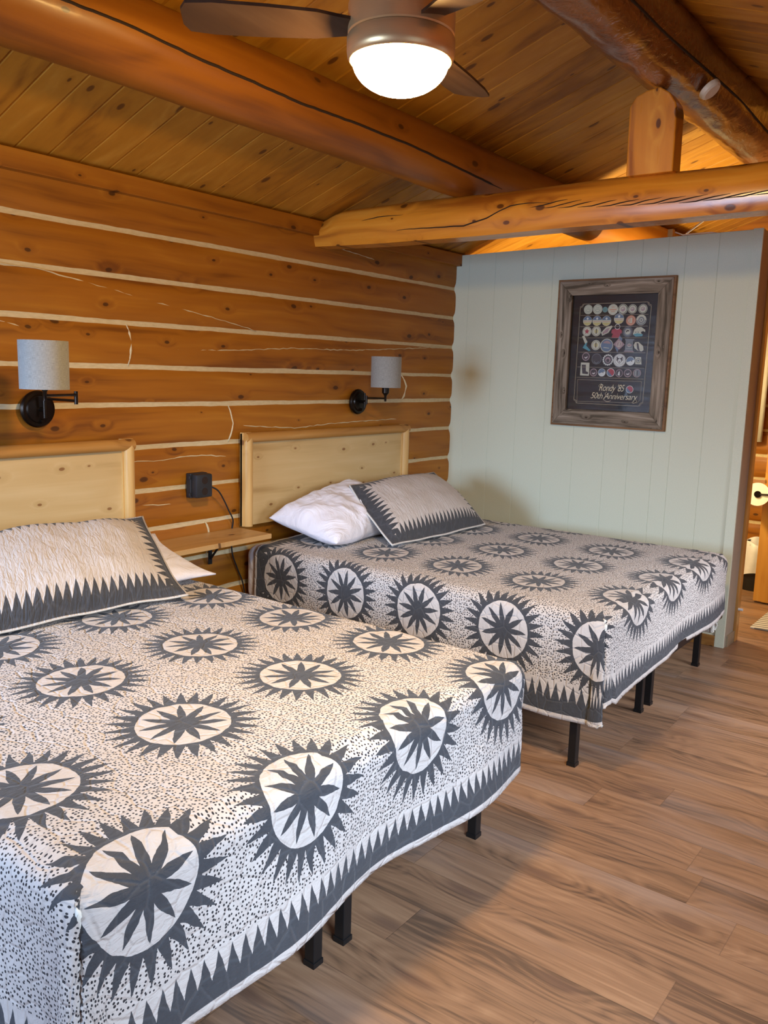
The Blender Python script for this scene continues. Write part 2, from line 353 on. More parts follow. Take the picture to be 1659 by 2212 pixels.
def checks(mb):
    rnd = random.Random(4)
    for L, r in [(l, .0026) for l in CH]+[(l, .0055) for l in CV]:
        P_ = []
        for (a, b) in zip(L, L[1:]):
            n = max(2, int(math.hypot(b[0]-a[0], b[1]-a[1])/.03))
            for i in range(n): f = i/n; P_.append((a[0]+(b[0]-a[0])*f, a[1]+(b[1]-a[1])*f))
        P_.append(tuple(L[-1]))
        if r > .005:   # smooth bow
            P_ = [(x, z) for x, z in P_]
        pts = [(x, -log_y(x, z)-.001, z+rnd.uniform(-.0025, .0025)) for x, z in P_]
        rs = [r*rnd.uniform(.6, 1.5)*(1 if 0 < i < len(pts)-1 else .3) for i in range(len(pts))]
        mb.tube(pts, rs, 6, 1)
log_wall('wall_back', X0, X1, lambda x, d, z: (x, -d, z), [M['log'], M['chink']], 0, checks, **ST)
log_wall('wall_right', YB, 0.0, lambda x, d, z: (X1-d, x, z), [M['log_y'], M['chink']], 5, **ST)
# gable above the right wall, plain boards for the walls behind the photographer, with window openings
MB().add([(X1, 0, 2.42), (X1, YB, 2.42), (X1, YR, 3.2), (X1+.1, 0, 2.42), (X1+.1, YB, 2.42), (X1+.1, YR, 3.2)], [(0, 1, 2), (3, 5, 4), (0, 3, 4, 1), (1, 4, 5, 2), (2, 5, 3, 0)]).build('trim_1', M['outer_y'], **ST)
def holed(name, along, ra, rb, ztop, holes, fixed, thick, mat):
    mb = MB()
    def bx(a, b, z0, z1):
        if along == 'y': mb.box(min(fixed, fixed+thick), max(fixed, fixed+thick), a, b, z0, z1)
        else: mb.box(a, b, min(fixed, fixed+thick), max(fixed, fixed+thick), z0, z1)
    cur = ra
    for (a, b, z0, z1) in holes:
        bx(cur, a, -.02, ztop); bx(a, b, -.02, z0); bx(a, b, z1, ztop); cur = b
    bx(cur, rb, -.02, ztop); return mb.build(name, mat, **ST)
WL = [(-1.42, -.38, 1.0, 2.1)]; WF = [(.3, 1.6, 1.0, 2.1), (3.45, 4.55, .95, 2.05)]
holed('wall_left', 'y', YB, 0, 2.6, WL, X0, -.15, M['outer_y']); holed('wall_front', 'x', X0, X1, 2.5, WF, YB, -.15, M['outer'])
MB().add([(X0, 0.1, 2.42), (X0, YB-.1, 2.42), (X0, YR, 3.2), (X0-.1, 0.1, 2.42), (X0-.1, YB-.1, 2.42), (X0-.1, YR, 3.2)], [(0, 1, 2), (3, 5, 4), (0, 3, 4, 1), (1, 4, 5, 2), (2, 5, 3, 0)]).build('trim_2', M['outer_y'], **ST)
wn = 1
for (kind, (a, b, z0, z1)) in [('y', WL[0])]+[('x', q) for q in WF]:
    mb = MB(); f = .05; mid = (a+b)/2
    for (p0, p1, q0, q1) in [(a, b, z0, z0+f), (a, b, z1-f, z1), (a, a+f, z0, z1), (b-f, b, z0, z1), (mid-.02, mid+.02, z0, z1)]:
        if kind == 'y': mb.box(X0-.1, X0-.04, p0, p1, q0, q1)
        else: mb.box(p0, p1, YB-.1, YB-.04, q0, q1)
    mb.build('window_%d' % wn, M['trimwood'], **ST); wn += 1
# board along the top of the log wall
MB().box(X0, 5.24, -.058, .0, 2.350, 2.430, bev=.003).build('trim_3', M['log'], **ST)

# painted partition, its grooves and corner boards
PX, PY = 5.24, -2.053
GR = [-.12, -.33, -.543, -.763, -.98, -1.198, -1.36, -1.519, -1.624, -1.814]
mb = MB(); ys = [0.0]
prof = [(0.0, 0)]
for g in GR: prof += [(g+.0022, 0), (g, .0022), (g-.0022, 0)]
prof += [(PY+.055, 0)]
def ztop(y): return 2.424+.034*(y/PY)
V = []
for (y, d) in prof: V += [(PX+d, y, .0), (PX+d, y, ztop(y))]
n = len(prof); F = [(2*i, 2*i+1, 2*i+3, 2*i+2) for i in range(n-1)]
mb.add(V, F, 0)
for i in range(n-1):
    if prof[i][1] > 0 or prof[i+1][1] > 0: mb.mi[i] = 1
mb.add([(PX, 0, ztop(0)), (PX, PY+.055, ztop(PY)), (PX+.12, PY+.055, ztop(PY)), (PX+.12, 0, ztop(0)), (PX+.12, 0, 0), (PX+.12, PY+.055, 0)], [(0, 1, 2, 3), (3, 2, 5, 4)], 0)
mb.build('wall_partition', [M['paint'], M['paint_groove']], **ST)
MB().box(PX-.012, PX+.03, PY, PY+.055, 0, ztop(PY)+.004, bev=.002).build('trim_4', M['paint'], **ST)
MB().box(PX+.002, PX+.175, PY-.001, PY+.056, 0, ztop(PY)-.002).build('trim_5', M['greytrim'], **ST)
MB().box(PX+.175, PX+.235, PY-.018, PY+.07, 0, ztop(PY)-.03, bev=.004).build('trim_6', M['trimwood'], **ST)
MB().box(PX-.014, PX+.002, PY+.056, -.02, 0.0, .068, bev=.002).build('baseboard_partition', M['basewood'], **ST)
MB().box(PX+.03, PX+.174, PY-.012, PY, 0.0, .07, bev=.002).build('baseboard_end', M['greybase'], **ST)

# round timbers
def log_round(name, xa, xb, yc, zc, r, mat, seed, lump=.006, parent=None, **k):
    mb = MB(); nx = 180; seg = 40; V = []
    for i in range(nx+1):
        x = xa+(xb-xa)*i/nx; dy = .012*nz(x*.6, seed); dz = .010*nz(x*.7, seed+9)
        for q in range(seg):
            th = 2*PI*q/seg; rr = r+lump*nz(x*2.2, math.cos(th)*1.5+seed, math.sin(th)*1.5)+lump*.5*nz(x*9, math.cos(th)*5+seed, math.sin(th)*5)
            V.append((x, yc+dy+rr*math.cos(th), zc+dz+rr*math.sin(th)))
    F = [(i*seg+q, i*seg+(q+1) % seg, (i+1)*seg+(q+1) % seg, (i+1)*seg+q) for i in range(nx) for q in range(seg)]
    mb.add(V, F+[tuple(range(seg)), tuple(nx*seg+q for q in range(seg))])
    return mb.build(name, mat, parent, smooth=True, **k)
def crack(pts, yc, zc, r, parent, rad=.005, name='crack'):
    P_ = []
    for (a, b) in zip(pts, pts[1:]):
        for i in range(8): f = i/8; P_.append((a[0]+(b[0]-a[0])*f, a[1]+(b[1]-a[1])*f+1.2*nz(a[0]*7+f*5)))
    P_.append(pts[-1]); V = []
    for (x, an) in P_:
        dy = .012*nz(x*.6, 1); dz = .010*nz(x*.7, 10); th = math.radians(an); V.append((x, yc+dy+(r+.0005)*math.cos(th), zc+dz+(r+.0005)*math.sin(th)))
    return MB().tube(V, [rad*(1 if 2 < i < len(V)-3 else .4) for i in range(len(V))], 6).build(name, M['crackdark'], parent)
M['crackdark'] = plain('open_crack', (.02, .008, .003), .9)
pl = log_round('purlin_log', X0, X1, -.95, 2.613, .133, M['purlin'], 1, .004, label='round stained roof log between log wall and ridge, with a long dark crack', category='log beam', group='round roof logs')
crack([(1.2, -174), (1.514, -174.0), (1.693, -174.7), (1.956, -168.4), (2.219, -166.1), (2.459, -162.6), (2.751, -165.3), (3.178, -164.1), (3.66, -156.6), (4.002, -151.0)], -.95, 2.613, .134, pl)
M['ridge'] = wood('ridge_log', (.085, .026, .008), (.19, .066, .020), (.30, .12, .038), 0, 2, gs=.6, kd=2.4, kr=.06, rough=.22, coat=.8, bump=1.0, lump=4.0, kcol=(.02, .008, .004))
rdg = log_round('ridge_log', X0, X1, -1.95, 2.985, .155, M['ridge'], 4, .013, label='thick dark glossy ridge log running along the peak of the ceiling', category='log beam', group='round roof logs')
V = []
for (x, an) in [(2.2, -150), (3.109, -150.4), (3.436, -150.3), (3.937, -154.3), (4.438, -156.6), (5.023, -150), (6.0, -150)]:
    th = math.radians(an); V.append((x, -1.95+.012*nz(x*.6, 4)+.157*math.cos(th), 2.985+.010*nz(x*.7, 13)+.157*math.sin(th)))
MB().tube(smooth_path(V), .005, 6).build('crack', M['crackdark'], rdg)
log_round('purlin_log', X0, X1, -2.95, 2.613, .133, M['purlin'], 7, .004, label='round log under the far roof slope above the photographer', category='log beam', group='round roof logs')

# tie beam and king post
tb = MB(); secs = []
nb = 60
for i in range(nb+1):
    y = -3.88*i/nb; 
    zt = min(2.483+.006*nz(y*2, 3), ZE-SL*y-.004); zb = 2.280+.008*nz(y*1.5, 7)+(.013*max(0, 1+y*2))
    x0 = 3.73+.006*nz(y*2, 11); wd = .16
    ring = [(x0+.012, zb), (x0, zb+.03), (x0-.006, (zb+zt)/2), (x0+.002, zt-.06), (x0+.022, zt-.022), (x0+.055, zt), (x0+wd-.05, zt), (x0+wd, zt-.06), (x0+wd, zb+.02), (x0+wd-.02, zb)]
    secs.append([(x, y, z) for x, z in ring])
V = [p for s_ in secs for p in s_]; q = 10
tb.add(V, [(i*q+k, i*q+(k+1) % q, (i+1)*q+(k+1) % q, (i+1)*q+k) for i in range(nb) for k in range(q)]+[tuple(range(q)), tuple(nb*q+k for k in range(q))])
tbo = tb.build('tie_beam', M['beam'], smooth='auto', label='squared honey-coloured tie beam crossing the room below the ceiling', category='beam')
for L, rad in [([(-.364, 2.403), (-.474, 2.416), (-.671, 2.411)], .0016), ([(-.60, 2.336), (-.683, 2.339), (-.848, 2.333), (-1.014, 2.328), (-1.145, 2.356), (-1.27, 2.401), (-1.368, 2.407), (-1.511, 2.392)], .0026)]+[([(y_, z_), (y_-.07, z_+.001), (y_-.15, z_+.013), (y_-.22, z_+.019)], .0021) for y_, z_ in [(-1.36, 2.385), (-1.43, 2.375), (-1.52, 2.368), (-1.62, 2.362), (-1.71, 2.356), (-1.80, 2.352), (-1.90, 2.348), (-1.99, 2.345), (-2.08, 2.340), (-2.18, 2.340), (-2.27, 2.342), (-2.37, 2.344)]]:
    pts = []
    for (a, b) in zip(L, L[1:]):
        for i in range(6): f = i/6; y = a[0]+(b[0]-a[0])*f; z = a[1]+(b[1]-a[1])*f+.004*nz(y*12, 2); pts.append((3.7255+.006*nz(y*2, 11), y, z))
    MB().tube(pts, [rad*(.3+1.0*math.sin(PI*min(1, max(0, i/(len(pts)-1))))) for i in range(len(pts))], 6).build('crack', M['crackdark'], tbo)
kp = MB(); ring = [(-1.833, 2.475), (-1.829, 2.76), (-1.855, 2.80), (-1.90, 2.818), (-1.957, 2.824), (-2.00, 2.795), (-2.03, 2.752), (-2.037, 2.72), (-2.04, 2.475)]
n = len(ring); kp.add([(3.735, y, z) for y, z in ring]+[(3.83, y, z) for y, z in ring], [tuple(range(n)), tuple(range(n, 2*n))]+[(i, (i+1) % n, n+(i+1) % n, n+i) for i in range(n)])
kpo = kp.build('king_post', M['post'], label='short upright timber block between tie beam and ridge log, peaked top', category='post')
bv = kpo.modifiers.new('b', 'BEVEL'); bv.width = .006; bv.segments = 2
# smoke detector on ridge log just past the post, wire and block on partition top
sd = MB().lathe([(0, -.02), (.045, -.02), (.056, -.012), (.06, .0), (.06, .012), (0, .012)], 32).build('smoke_detector', M['white'], smooth='auto', label='small round white detector on the ridge log behind the king post', category='smoke detector')
sd.location = (4.0, -2.083, 2.86); sd.scale = (.8, .8, .8); sd.rotation_euler = (math.radians(-40), 0, 0)
MB().box(5.25, 5.29, -1.53, -1.50, 2.449, 2.497, bev=.002).build('wood_block', M['pine_v'], label='tiny pale wood block standing on top of the painted partition', category='wood block')
MB().tube([(5.28, -1.535+.0, 2.452+.03), (5.29, -1.58, 2.464), (5.30, -1.66, 2.456+.012), (5.31, -1.74, 2.47), (5.31, -1.80, 2.459)], .004, 8).build('white_cable', M['white'], smooth=True, label='thin white cable lying along the top of the painted partition', category='cable')
MB().tube([(6.0, -1.82, 2.90), (5.7, -1.75, 2.74), (5.35, -1.58, 2.48)], .005, 8).build('roof_cable', M['white'], smooth=True, label='pale cable slanting from the ridge down to the partition top', category='cable')

# ------------------------------------------------------------------ ceiling fan
fan = empty('ceiling_fan', (1.905, -1.95, 2.83), label='brushed nickel ceiling fan with lit bowl lamp hanging from the ridge log', category='ceiling fan')
def fz(z): return z-2.83
MB().lathe([(0, fz(2.85)), (.065, fz(2.85)), (.07, fz(2.81)), (.05, fz(2.77)), (.02, fz(2.76))], 40).build('canopy', M['nickel'], fan, smooth='auto')
MB().lathe([(.014, fz(2.78)), (.014, fz(2.54))], 20).build('downrod', M['nickel'], fan, smooth=True)
MB().lathe([(.014, fz(2.565)), (.05, fz(2.56)), (.125, fz(2.548)), (.136, fz(2.54)), (.139, fz(2.53)), (.139, fz(2.462)), (.136, fz(2.458)), (0, fz(2.458))], 72).build('motor_housing', M['nickel'], fan, smooth='auto')
MB().lathe([(.0, fz(2.456)), (.138, fz(2.456)), (.141, fz(2.451)), (.141, fz(2.42)), (.1385, fz(2.405)), (.133, fz(2.398)), (.126, fz(2.398)), (.126, fz(2.41))], 72).build('light_fitter', M['nickel'], fan, smooth='auto')
MB().lathe([(.126*math.cos(a), fz(2.400)-.082*math.sin(a)) for a in [i*PI/2/16 for i in range(17)]], 64).build('glass_bowl', M['lamp'], fan, smooth=True)
for an in (12, 132, 252):
    a = math.radians(an); c_, s_ = math.cos(a), math.sin(a); V = []; prof = [(.125, .035), (.17, .045), (.22, .058), (.35, .066), (.48, .068), (.545, .060), (.56, .03)]
    for (r, h) in prof:
        for sgn, dz in ((-1, -.004), (1, -.004), (1, .004), (-1, .004)):
            yy = sgn*h; z = fz(2.478)+dz+yy*.18; V.append((r*c_-yy*s_, r*s_+yy*c_, z))
    n = len(prof); F = [(i*4+k, i*4+(k+1) % 4, (i+1)*4+(k+1) % 4, (i+1)*4+k) for i in range(n-1) for k in range(4)]+[(0, 1, 2, 3), tuple((n-1)*4+k for k in range(4))]
    MB().add(V, F).build('blade', M['blade'], fan)

# ------------------------------------------------------------------ headboards
def headboard(x0, x1, z0, z1, label):
    w_ = x1-x0; h = z1-z0; r = empty('headboard', (x0, -.04, z0), label=label, category='headboard', group='pine headboards on the log wall')
    MB().box(.0, w_, -.012, .004, 0, h-.004, bev=.002).build('panel', M['pine'], r)
    for a in (0, w_-.062):
        MB().box(a, a+.062, -.02, .006, .0, h-.0, bev=.002).build('backing_strip', M['pine_v'], r)
        mb = MB(); sg = 12; V = []; hb = h-.052
        for z in (.0, hb):
            for i in range(sg+1): th = PI*i/sg; V.append((a+.034-.026*math.cos(th), -.02-.028*math.sin(th), z))
        for i in range(sg+1): th = PI*i/sg; V[sg+1+i] = (V[sg+1+i][0], V[sg+1+i][1], hb+.024*math.sin(th))
        n = sg+1; mb.add(V, [(i, i+1, n+i+1, n+i) for i in range(sg)]+[tuple(range(n)), tuple(range(n, 2*n))]); mb.build('side_post', M['pine_v'], r, smooth='auto')
    mb = MB(); sg = 14; V = []
    for x in (.012, w_-.004):
        for i in range(sg+1): th = PI*i/sg; V.append((x, -.018-.030*math.sin(th), h-.028+.027*math.cos(th)))
    n = sg+1; mb.add(V, [(i, i+1, n+i+1, n+i) for i in range(sg)]+[tuple(range(n)), tuple(range(n, 2*n))]); mb.build('top_rail', M['pine_rail'], r, smooth='auto')
    return r
headboard(3.145, 4.645, .755, 1.262, 'pale pine headboard behind the bed beside the painted partition')
headboard(.945, 2.448, .755, 1.262, 'pale pine headboard behind the nearer bed at the left of the photo')

# shelf with brackets
sh = empty('wall_shelf', (2.80, 0, .75), label='short pine shelf on the log wall between the two beds', category='shelf')
MB().box(-.33, .335, -.285, -.03, -.026, 0.0, bev=.003).build('board', M['shelf'], sh)
for bx_ in (-.2, .12):
    mb = MB(); mb.box(bx_, bx_+.024, -.25, -.035, -.031, -.026); mb.box(bx_, bx_+.024, -.040, -.035, -.17, -.026); mb.tube([(bx_+.012, -.21, -.032), (bx_+.012, -.11, -.06), (bx_+.012, -.042, -.14)], .006, 8)
    mb.build('bracket', M['black'], sh)
# power box and its cord
pb = empty('outlet_box', (2.845, -.05, 1.008), label='black outlet box with cord on the log wall above the shelf', category='outlet')
MB().box(-.052, .052, -.05, -.005, -.060, .060, bev=.012).build('housing', M['rubber'], pb, smooth='auto')
mb = MB(); mb.box(-.066, -.045, -.012, .004, .035, .052, bev=.003); mb.box(-.066, -.045, -.012, .004, -.052, -.035, bev=.003); mb.box(-.054, .054, -.006, .03, -.062, .062, bev=.004); mb.build('mounting_plate', M['rubber'], pb)
for zz in (-.028, .028):
    mb = MB(); mb.tube([(0, -.0500, zz), (0, -.0506, zz)], .019, 24)
    for a, b in ((-.012, .008), (.012, .008), (0, -.010)): mb.box(a-.002, a+.002, -.0512, -.049, zz+b-.005, zz+b+.005)
    mb.build('socket', M['crackdark'], pb)
cd = [(2.897, -.075, 1.000), (2.94, -.09, .975), (3.00, -.07, .915), (3.05, -.05, .855), (3.085, -.045, .80), (3.09, -.034, .752), (3.085, -.032, .72), (3.075, -.045, .66), (3.085, -.045, .60), (3.12, -.045, .52), (3.16, -.045, .43), (3.17, -.05, .30), (3.15, -.06, .1), (3.15, -.07, .008)]
MB().tube(smooth_path(cd), .0042, 8).build('power_cord', M['rubber'], smooth=True, label='black cord running from the outlet box down behind the shelf', category='cord')

# ------------------------------------------------------------------ swing-arm sconces
def sconce(px, pz, elbow, stem, shz, label):
    r = empty('wall_sconce', (px, -.034, pz), label=label, category='wall lamp', group='swing arm wall lamps')
    o_ = Vector((px, -.034, pz)); E_ = Vector(elbow)-o_; T_ = Vector(stem)-o_
    mb = MB(); prof = [(0, 0), (.076, 0), (.078, .010), (.072, .020), (.060, .022), (.056, .030), (0, .033)]
    sg = 48; V = []
    for (q_, d) in prof:
        for k in range(sg): th = 2*PI*k/sg; V.append((q_*math.cos(th), -d, q_*math.sin(th)))
    mb.add(V, [(i*sg+k, i*sg+(k+1) % sg, (i+1)*sg+(k+1) % sg, (i+1)*sg+k) for i in range(len(prof)-1) for k in range(sg)]); mb.build('wall_plate', M['bronze'], r, smooth='auto')
    pv = Vector((0, -.060, .0)); z1 = E_.z-.012; z2 = E_.z+.012
    MB().tube([(pv.x, pv.y, -.035), (pv.x, pv.y, .055)], .0065, 12).tube([(0, -.03, 0), (0, -.06, 0)], .009, 12).build('pivot', M['bronze'], r, smooth='auto')
    MB().tube([(pv.x, pv.y, z1), (E_.x, E_.y, z1)], .0058, 10).build('arm', M['bronze'], r, smooth='auto')
    MB().tube([(E_.x, E_.y, z1-.014), (E_.x, E_.y, z2+.014)], .0075, 12).build('elbow', M['bronze'], r, smooth='auto')
    MB().tube([(E_.x, E_.y, z2), (T_.x, T_.y, z2)], .0058, 10).build('arm', M['bronze'], r, smooth='auto')
    MB().lathe([(0, z2-.018), (.0065, z2-.018), (.0075, z2+.015), (.012, z2+.022), (.021, z2+.032), (.022, z2+.062), (0, z2+.062)], 24, c=(T_.x, T_.y, 0)).build('socket', M['bronze'], r, smooth='auto')
    MB().tube([(.0, -.03, -.048), (.0, -.046, -.05)], .008, 10).build('switch_knob', M['bronze'], r, smooth='auto')
    c0 = shz-pz; sg = 64; V = []; F = []; uvs = []
    for (rad, zz) in ((.089, -.09), (.0895, .09), (.0875, .09), (.087, -.09)):
        for k in range(sg): th = 2*PI*k/sg; V.append((T_.x+rad*math.cos(th), T_.y+rad*math.sin(th), c0+zz))
    F = [(i*sg+k, i*sg+(k+1) % sg, ((i+1) % 4)*sg+(k+1) % sg, ((i+1) % 4)*sg+k) for i in range(4) for k in range(sg)]
    mb = MB().add(V, F); o = mb.build('lamp_shade', M['shade'], r, smooth='auto'); shd = o
    uvl = o.data.uv_layers.new(name='UVMap')
    for lp in o.data.loops:
        co = o.data.vertices[lp.vertex_index].co; uvl.data[lp.index].uv = (math.atan2(co.y-T_.y, co.x-T_.x)*.09, co.z)
    mb = MB()
    for k in range(3): th = 2*PI*k/3+.4; mb.tube([(T_.x, T_.y, z2+.062), (T_.x+.088*math.cos(th), T_.y+.088*math.sin(th), c0-.06)], .0015, 6)
    mb.build('shade_spider', M['bronze'], shd)
sconce(1.985, 1.405, (1.99, -.315, 1.463), (1.803, -.40, 1.48), 1.590, 'grey drum-shade swing arm sconce above the nearer headboard at left')
sconce(4.13, 1.415, (4.00, -.21, 1.434), (4.068, -.30, 1.458), 1.600, 'grey drum-shade swing arm sconce above the headboard nearer the partition')

# ------------------------------------------------------------------ framed poster
fr = empty('framed_poster', (5.24, -1.206, 1.288), label='framed dark poster of collector buttons in a weathered barnwood frame on the partition', category='picture')
def fp(x, y, z): return (x-5.24, y+1.206, z-1.288)
yo0, yo1, zo0, zo1 = -.824, -1.588, 1.288, 2.223; yi0, yi1, zi0, zi1 = -.925, -1.488, 1.398, 2.122
def quadprism(c4, xa, xb):
    V = [fp(xa, y, z) for y, z in c4]+[fp(xb, y, z) for y, z in c4]; return V, [(0, 1, 2, 3), (7, 6, 5, 4), (0, 4, 5, 1), (1, 5, 6, 2), (2, 6, 7, 3), (3, 7, 4, 0)]
ob = .012
for nm, c4, mt in [('frame_side', [(yo0-ob, zo0+ob), (yo0-ob, zo1-ob), (yi0, zi1), (yi0, zi0)], 'barn_v'), ('frame_side', [(yo1+ob, zo0+ob), (yo1+ob, zo1-ob), (yi1, zi1), (yi1, zi0)], 'barn_v'),
                   ('frame_side', [(yo0-ob, zo1-ob), (yo1+ob, zo1-ob), (yi1, zi1), (yi0, zi1)], 'barn'), ('frame_side', [(yo0-ob, zo0+ob), (yo1+ob, zo0+ob), (yi1, zi0), (yi0, zi0)], 'barn')]:
    o = MB().add(*quadprism(c4, 5.205, 5.24)).build(nm, M[mt], fr); b_ = o.modifiers.new('b', 'BEVEL'); b_.width = .0025
mb = MB()
for c4 in ([(yo0, zo0), (yo0, zo1), (yo0-ob, zo1-ob), (yo0-ob, zo0+ob)], [(yo1, zo0), (yo1, zo1), (yo1+ob, zo1-ob), (yo1+ob, zo0+ob)], [(yo0, zo1), (yo1, zo1), (yo1+ob, zo1-ob), (yo0-ob, zo1-ob)], [(yo0, zo0), (yo1, zo0), (yo1+ob, zo0+ob), (yo0-ob, zo0+ob)]): mb.add(*quadprism(c4, 5.212, 5.24))
mb.build('frame_edge', M['barn_edge'], fr)
pc = {'bk': (.012, .009, .007), 'ln': (.50, .40, .25), 'cr': (.62, .60, .47), 'gn': (.16, .26, .23), 'or': (.62, .24, .12), 'bl': (.13, .19, .28), 'rd': (.42, .045, .06), 'yl': (.6, .52, .22), 'gy': (.20, .21, .22), 'pk': (.42, .28, .28), 'te': (.10, .33, .38), 'dk': (.05, .035, .035), 'tx': (.95, .78, .52), 'wh': (.75, .75, .70)}
PK = list(pc); PM = [plain('print_'+k, c, .35) for k, c in pc.items()]; PI_ = {k: i for i, k in enumerate(PK)}
M['poster'] = plain('poster_black', (.016, .012, .009), .25)
XP = 5.232
MB().add([fp(XP, yi0+.005, zi0-.005), fp(XP, yi1-.005, zi0-.005), fp(XP, yi1-.005, zi1+.005), fp(XP, yi0+.005, zi1+.005)], [(0, 1, 2, 3)]).build('poster_sheet', M['poster'], fr)
pr = MB(); lay = [0]
def disc(y, z, r, k, a0=0, a1=360, ir=0, sq=1.0):
    lay[0] += 1; x = XP-.0003-lay[0]*.000004; n = 28; V = []; m_ = PI_[k]
    an = [math.radians(a0+(a1-a0)*i/n) for i in range(n+1)]
    if ir > 0:
        V = [fp(x, y-q*math.cos(a), z+sq*q*math.sin(a)) for a in an for q in (ir, r)]; pr.add(V, [(2*i, 2*i+1, 2*i+3, 2*i+2) for i in range(n)], m_)
    else: pr.add([fp(x, y-r*math.cos(a), z+sq*r*math.sin(a)) for a in an], [tuple(range(n+1))], m_)
def poly(P_, k):
    lay[0] += 1; x = XP-.0003-lay[0]*.000004; pr.add([fp(x, y, z) for y, z in P_], [tuple(range(len(P_)))], PI_[k])
def line(a, b, k, w_=.0012):
    d = Vector((b[0]-a[0], b[1]-a[1])).normalized()*w_; nn = (-d.y, d.x); poly([(a[0]+nn[0], a[1]+nn[1]), (b[0]+nn[0], b[1]+nn[1]), (b[0]-nn[0], b[1]-nn[1]), (a[0]-nn[0], a[1]-nn[1])], k)
BT = [(-1.031, 2.034, .0296, 'a'), (-1.095, 2.034, .0314, 'a'), (-1.145, 2.031, .0178, 't'), (-1.197, 2.031, .0333, 'b'), (-1.262, 2.032, .0314, 'c'), (-1.324, 2.031, .0289, 'c'), (-1.39, 2.031, .0289, 'c'), (-1.031, 1.963, .0307, 's'), (-1.096, 1.962, .0314, 's'), (-1.159, 1.961, .0314, 's'), (-1.241, 1.973, .0326, 's'), (-1.319, 1.962, .0314, 'o'), (-1.385, 1.964, .0326, 'g'), (-1.032, 1.896, .0307, 'r'), (-1.096, 1.897, .0314, 'y'), (-1.304, 1.893, .0326, 'd'), (-1.099, 1.81, .0318, 'y'), (-1.172, 1.808, .0425, 'n'), (-1.036, 1.737, .0266, 'p'), (-1.11, 1.723, .0352, 'k'), (-1.187, 1.718, .0363, 'w'), (-1.264, 1.716, .0407, 'h'), (-1.335, 1.713, .0278, 'l'), (-1.096, 1.637, .0252, 'p'), (-1.152, 1.638, .0252, 'l'), (-1.211, 1.639, .0266, 'm'), (-1.268, 1.636, .0244, 'e'), (-1.324, 1.638, .0252, 'p'), (-1.383, 1.639, .0259, 'v'), (-1.344, 1.537, .024, 'm')]
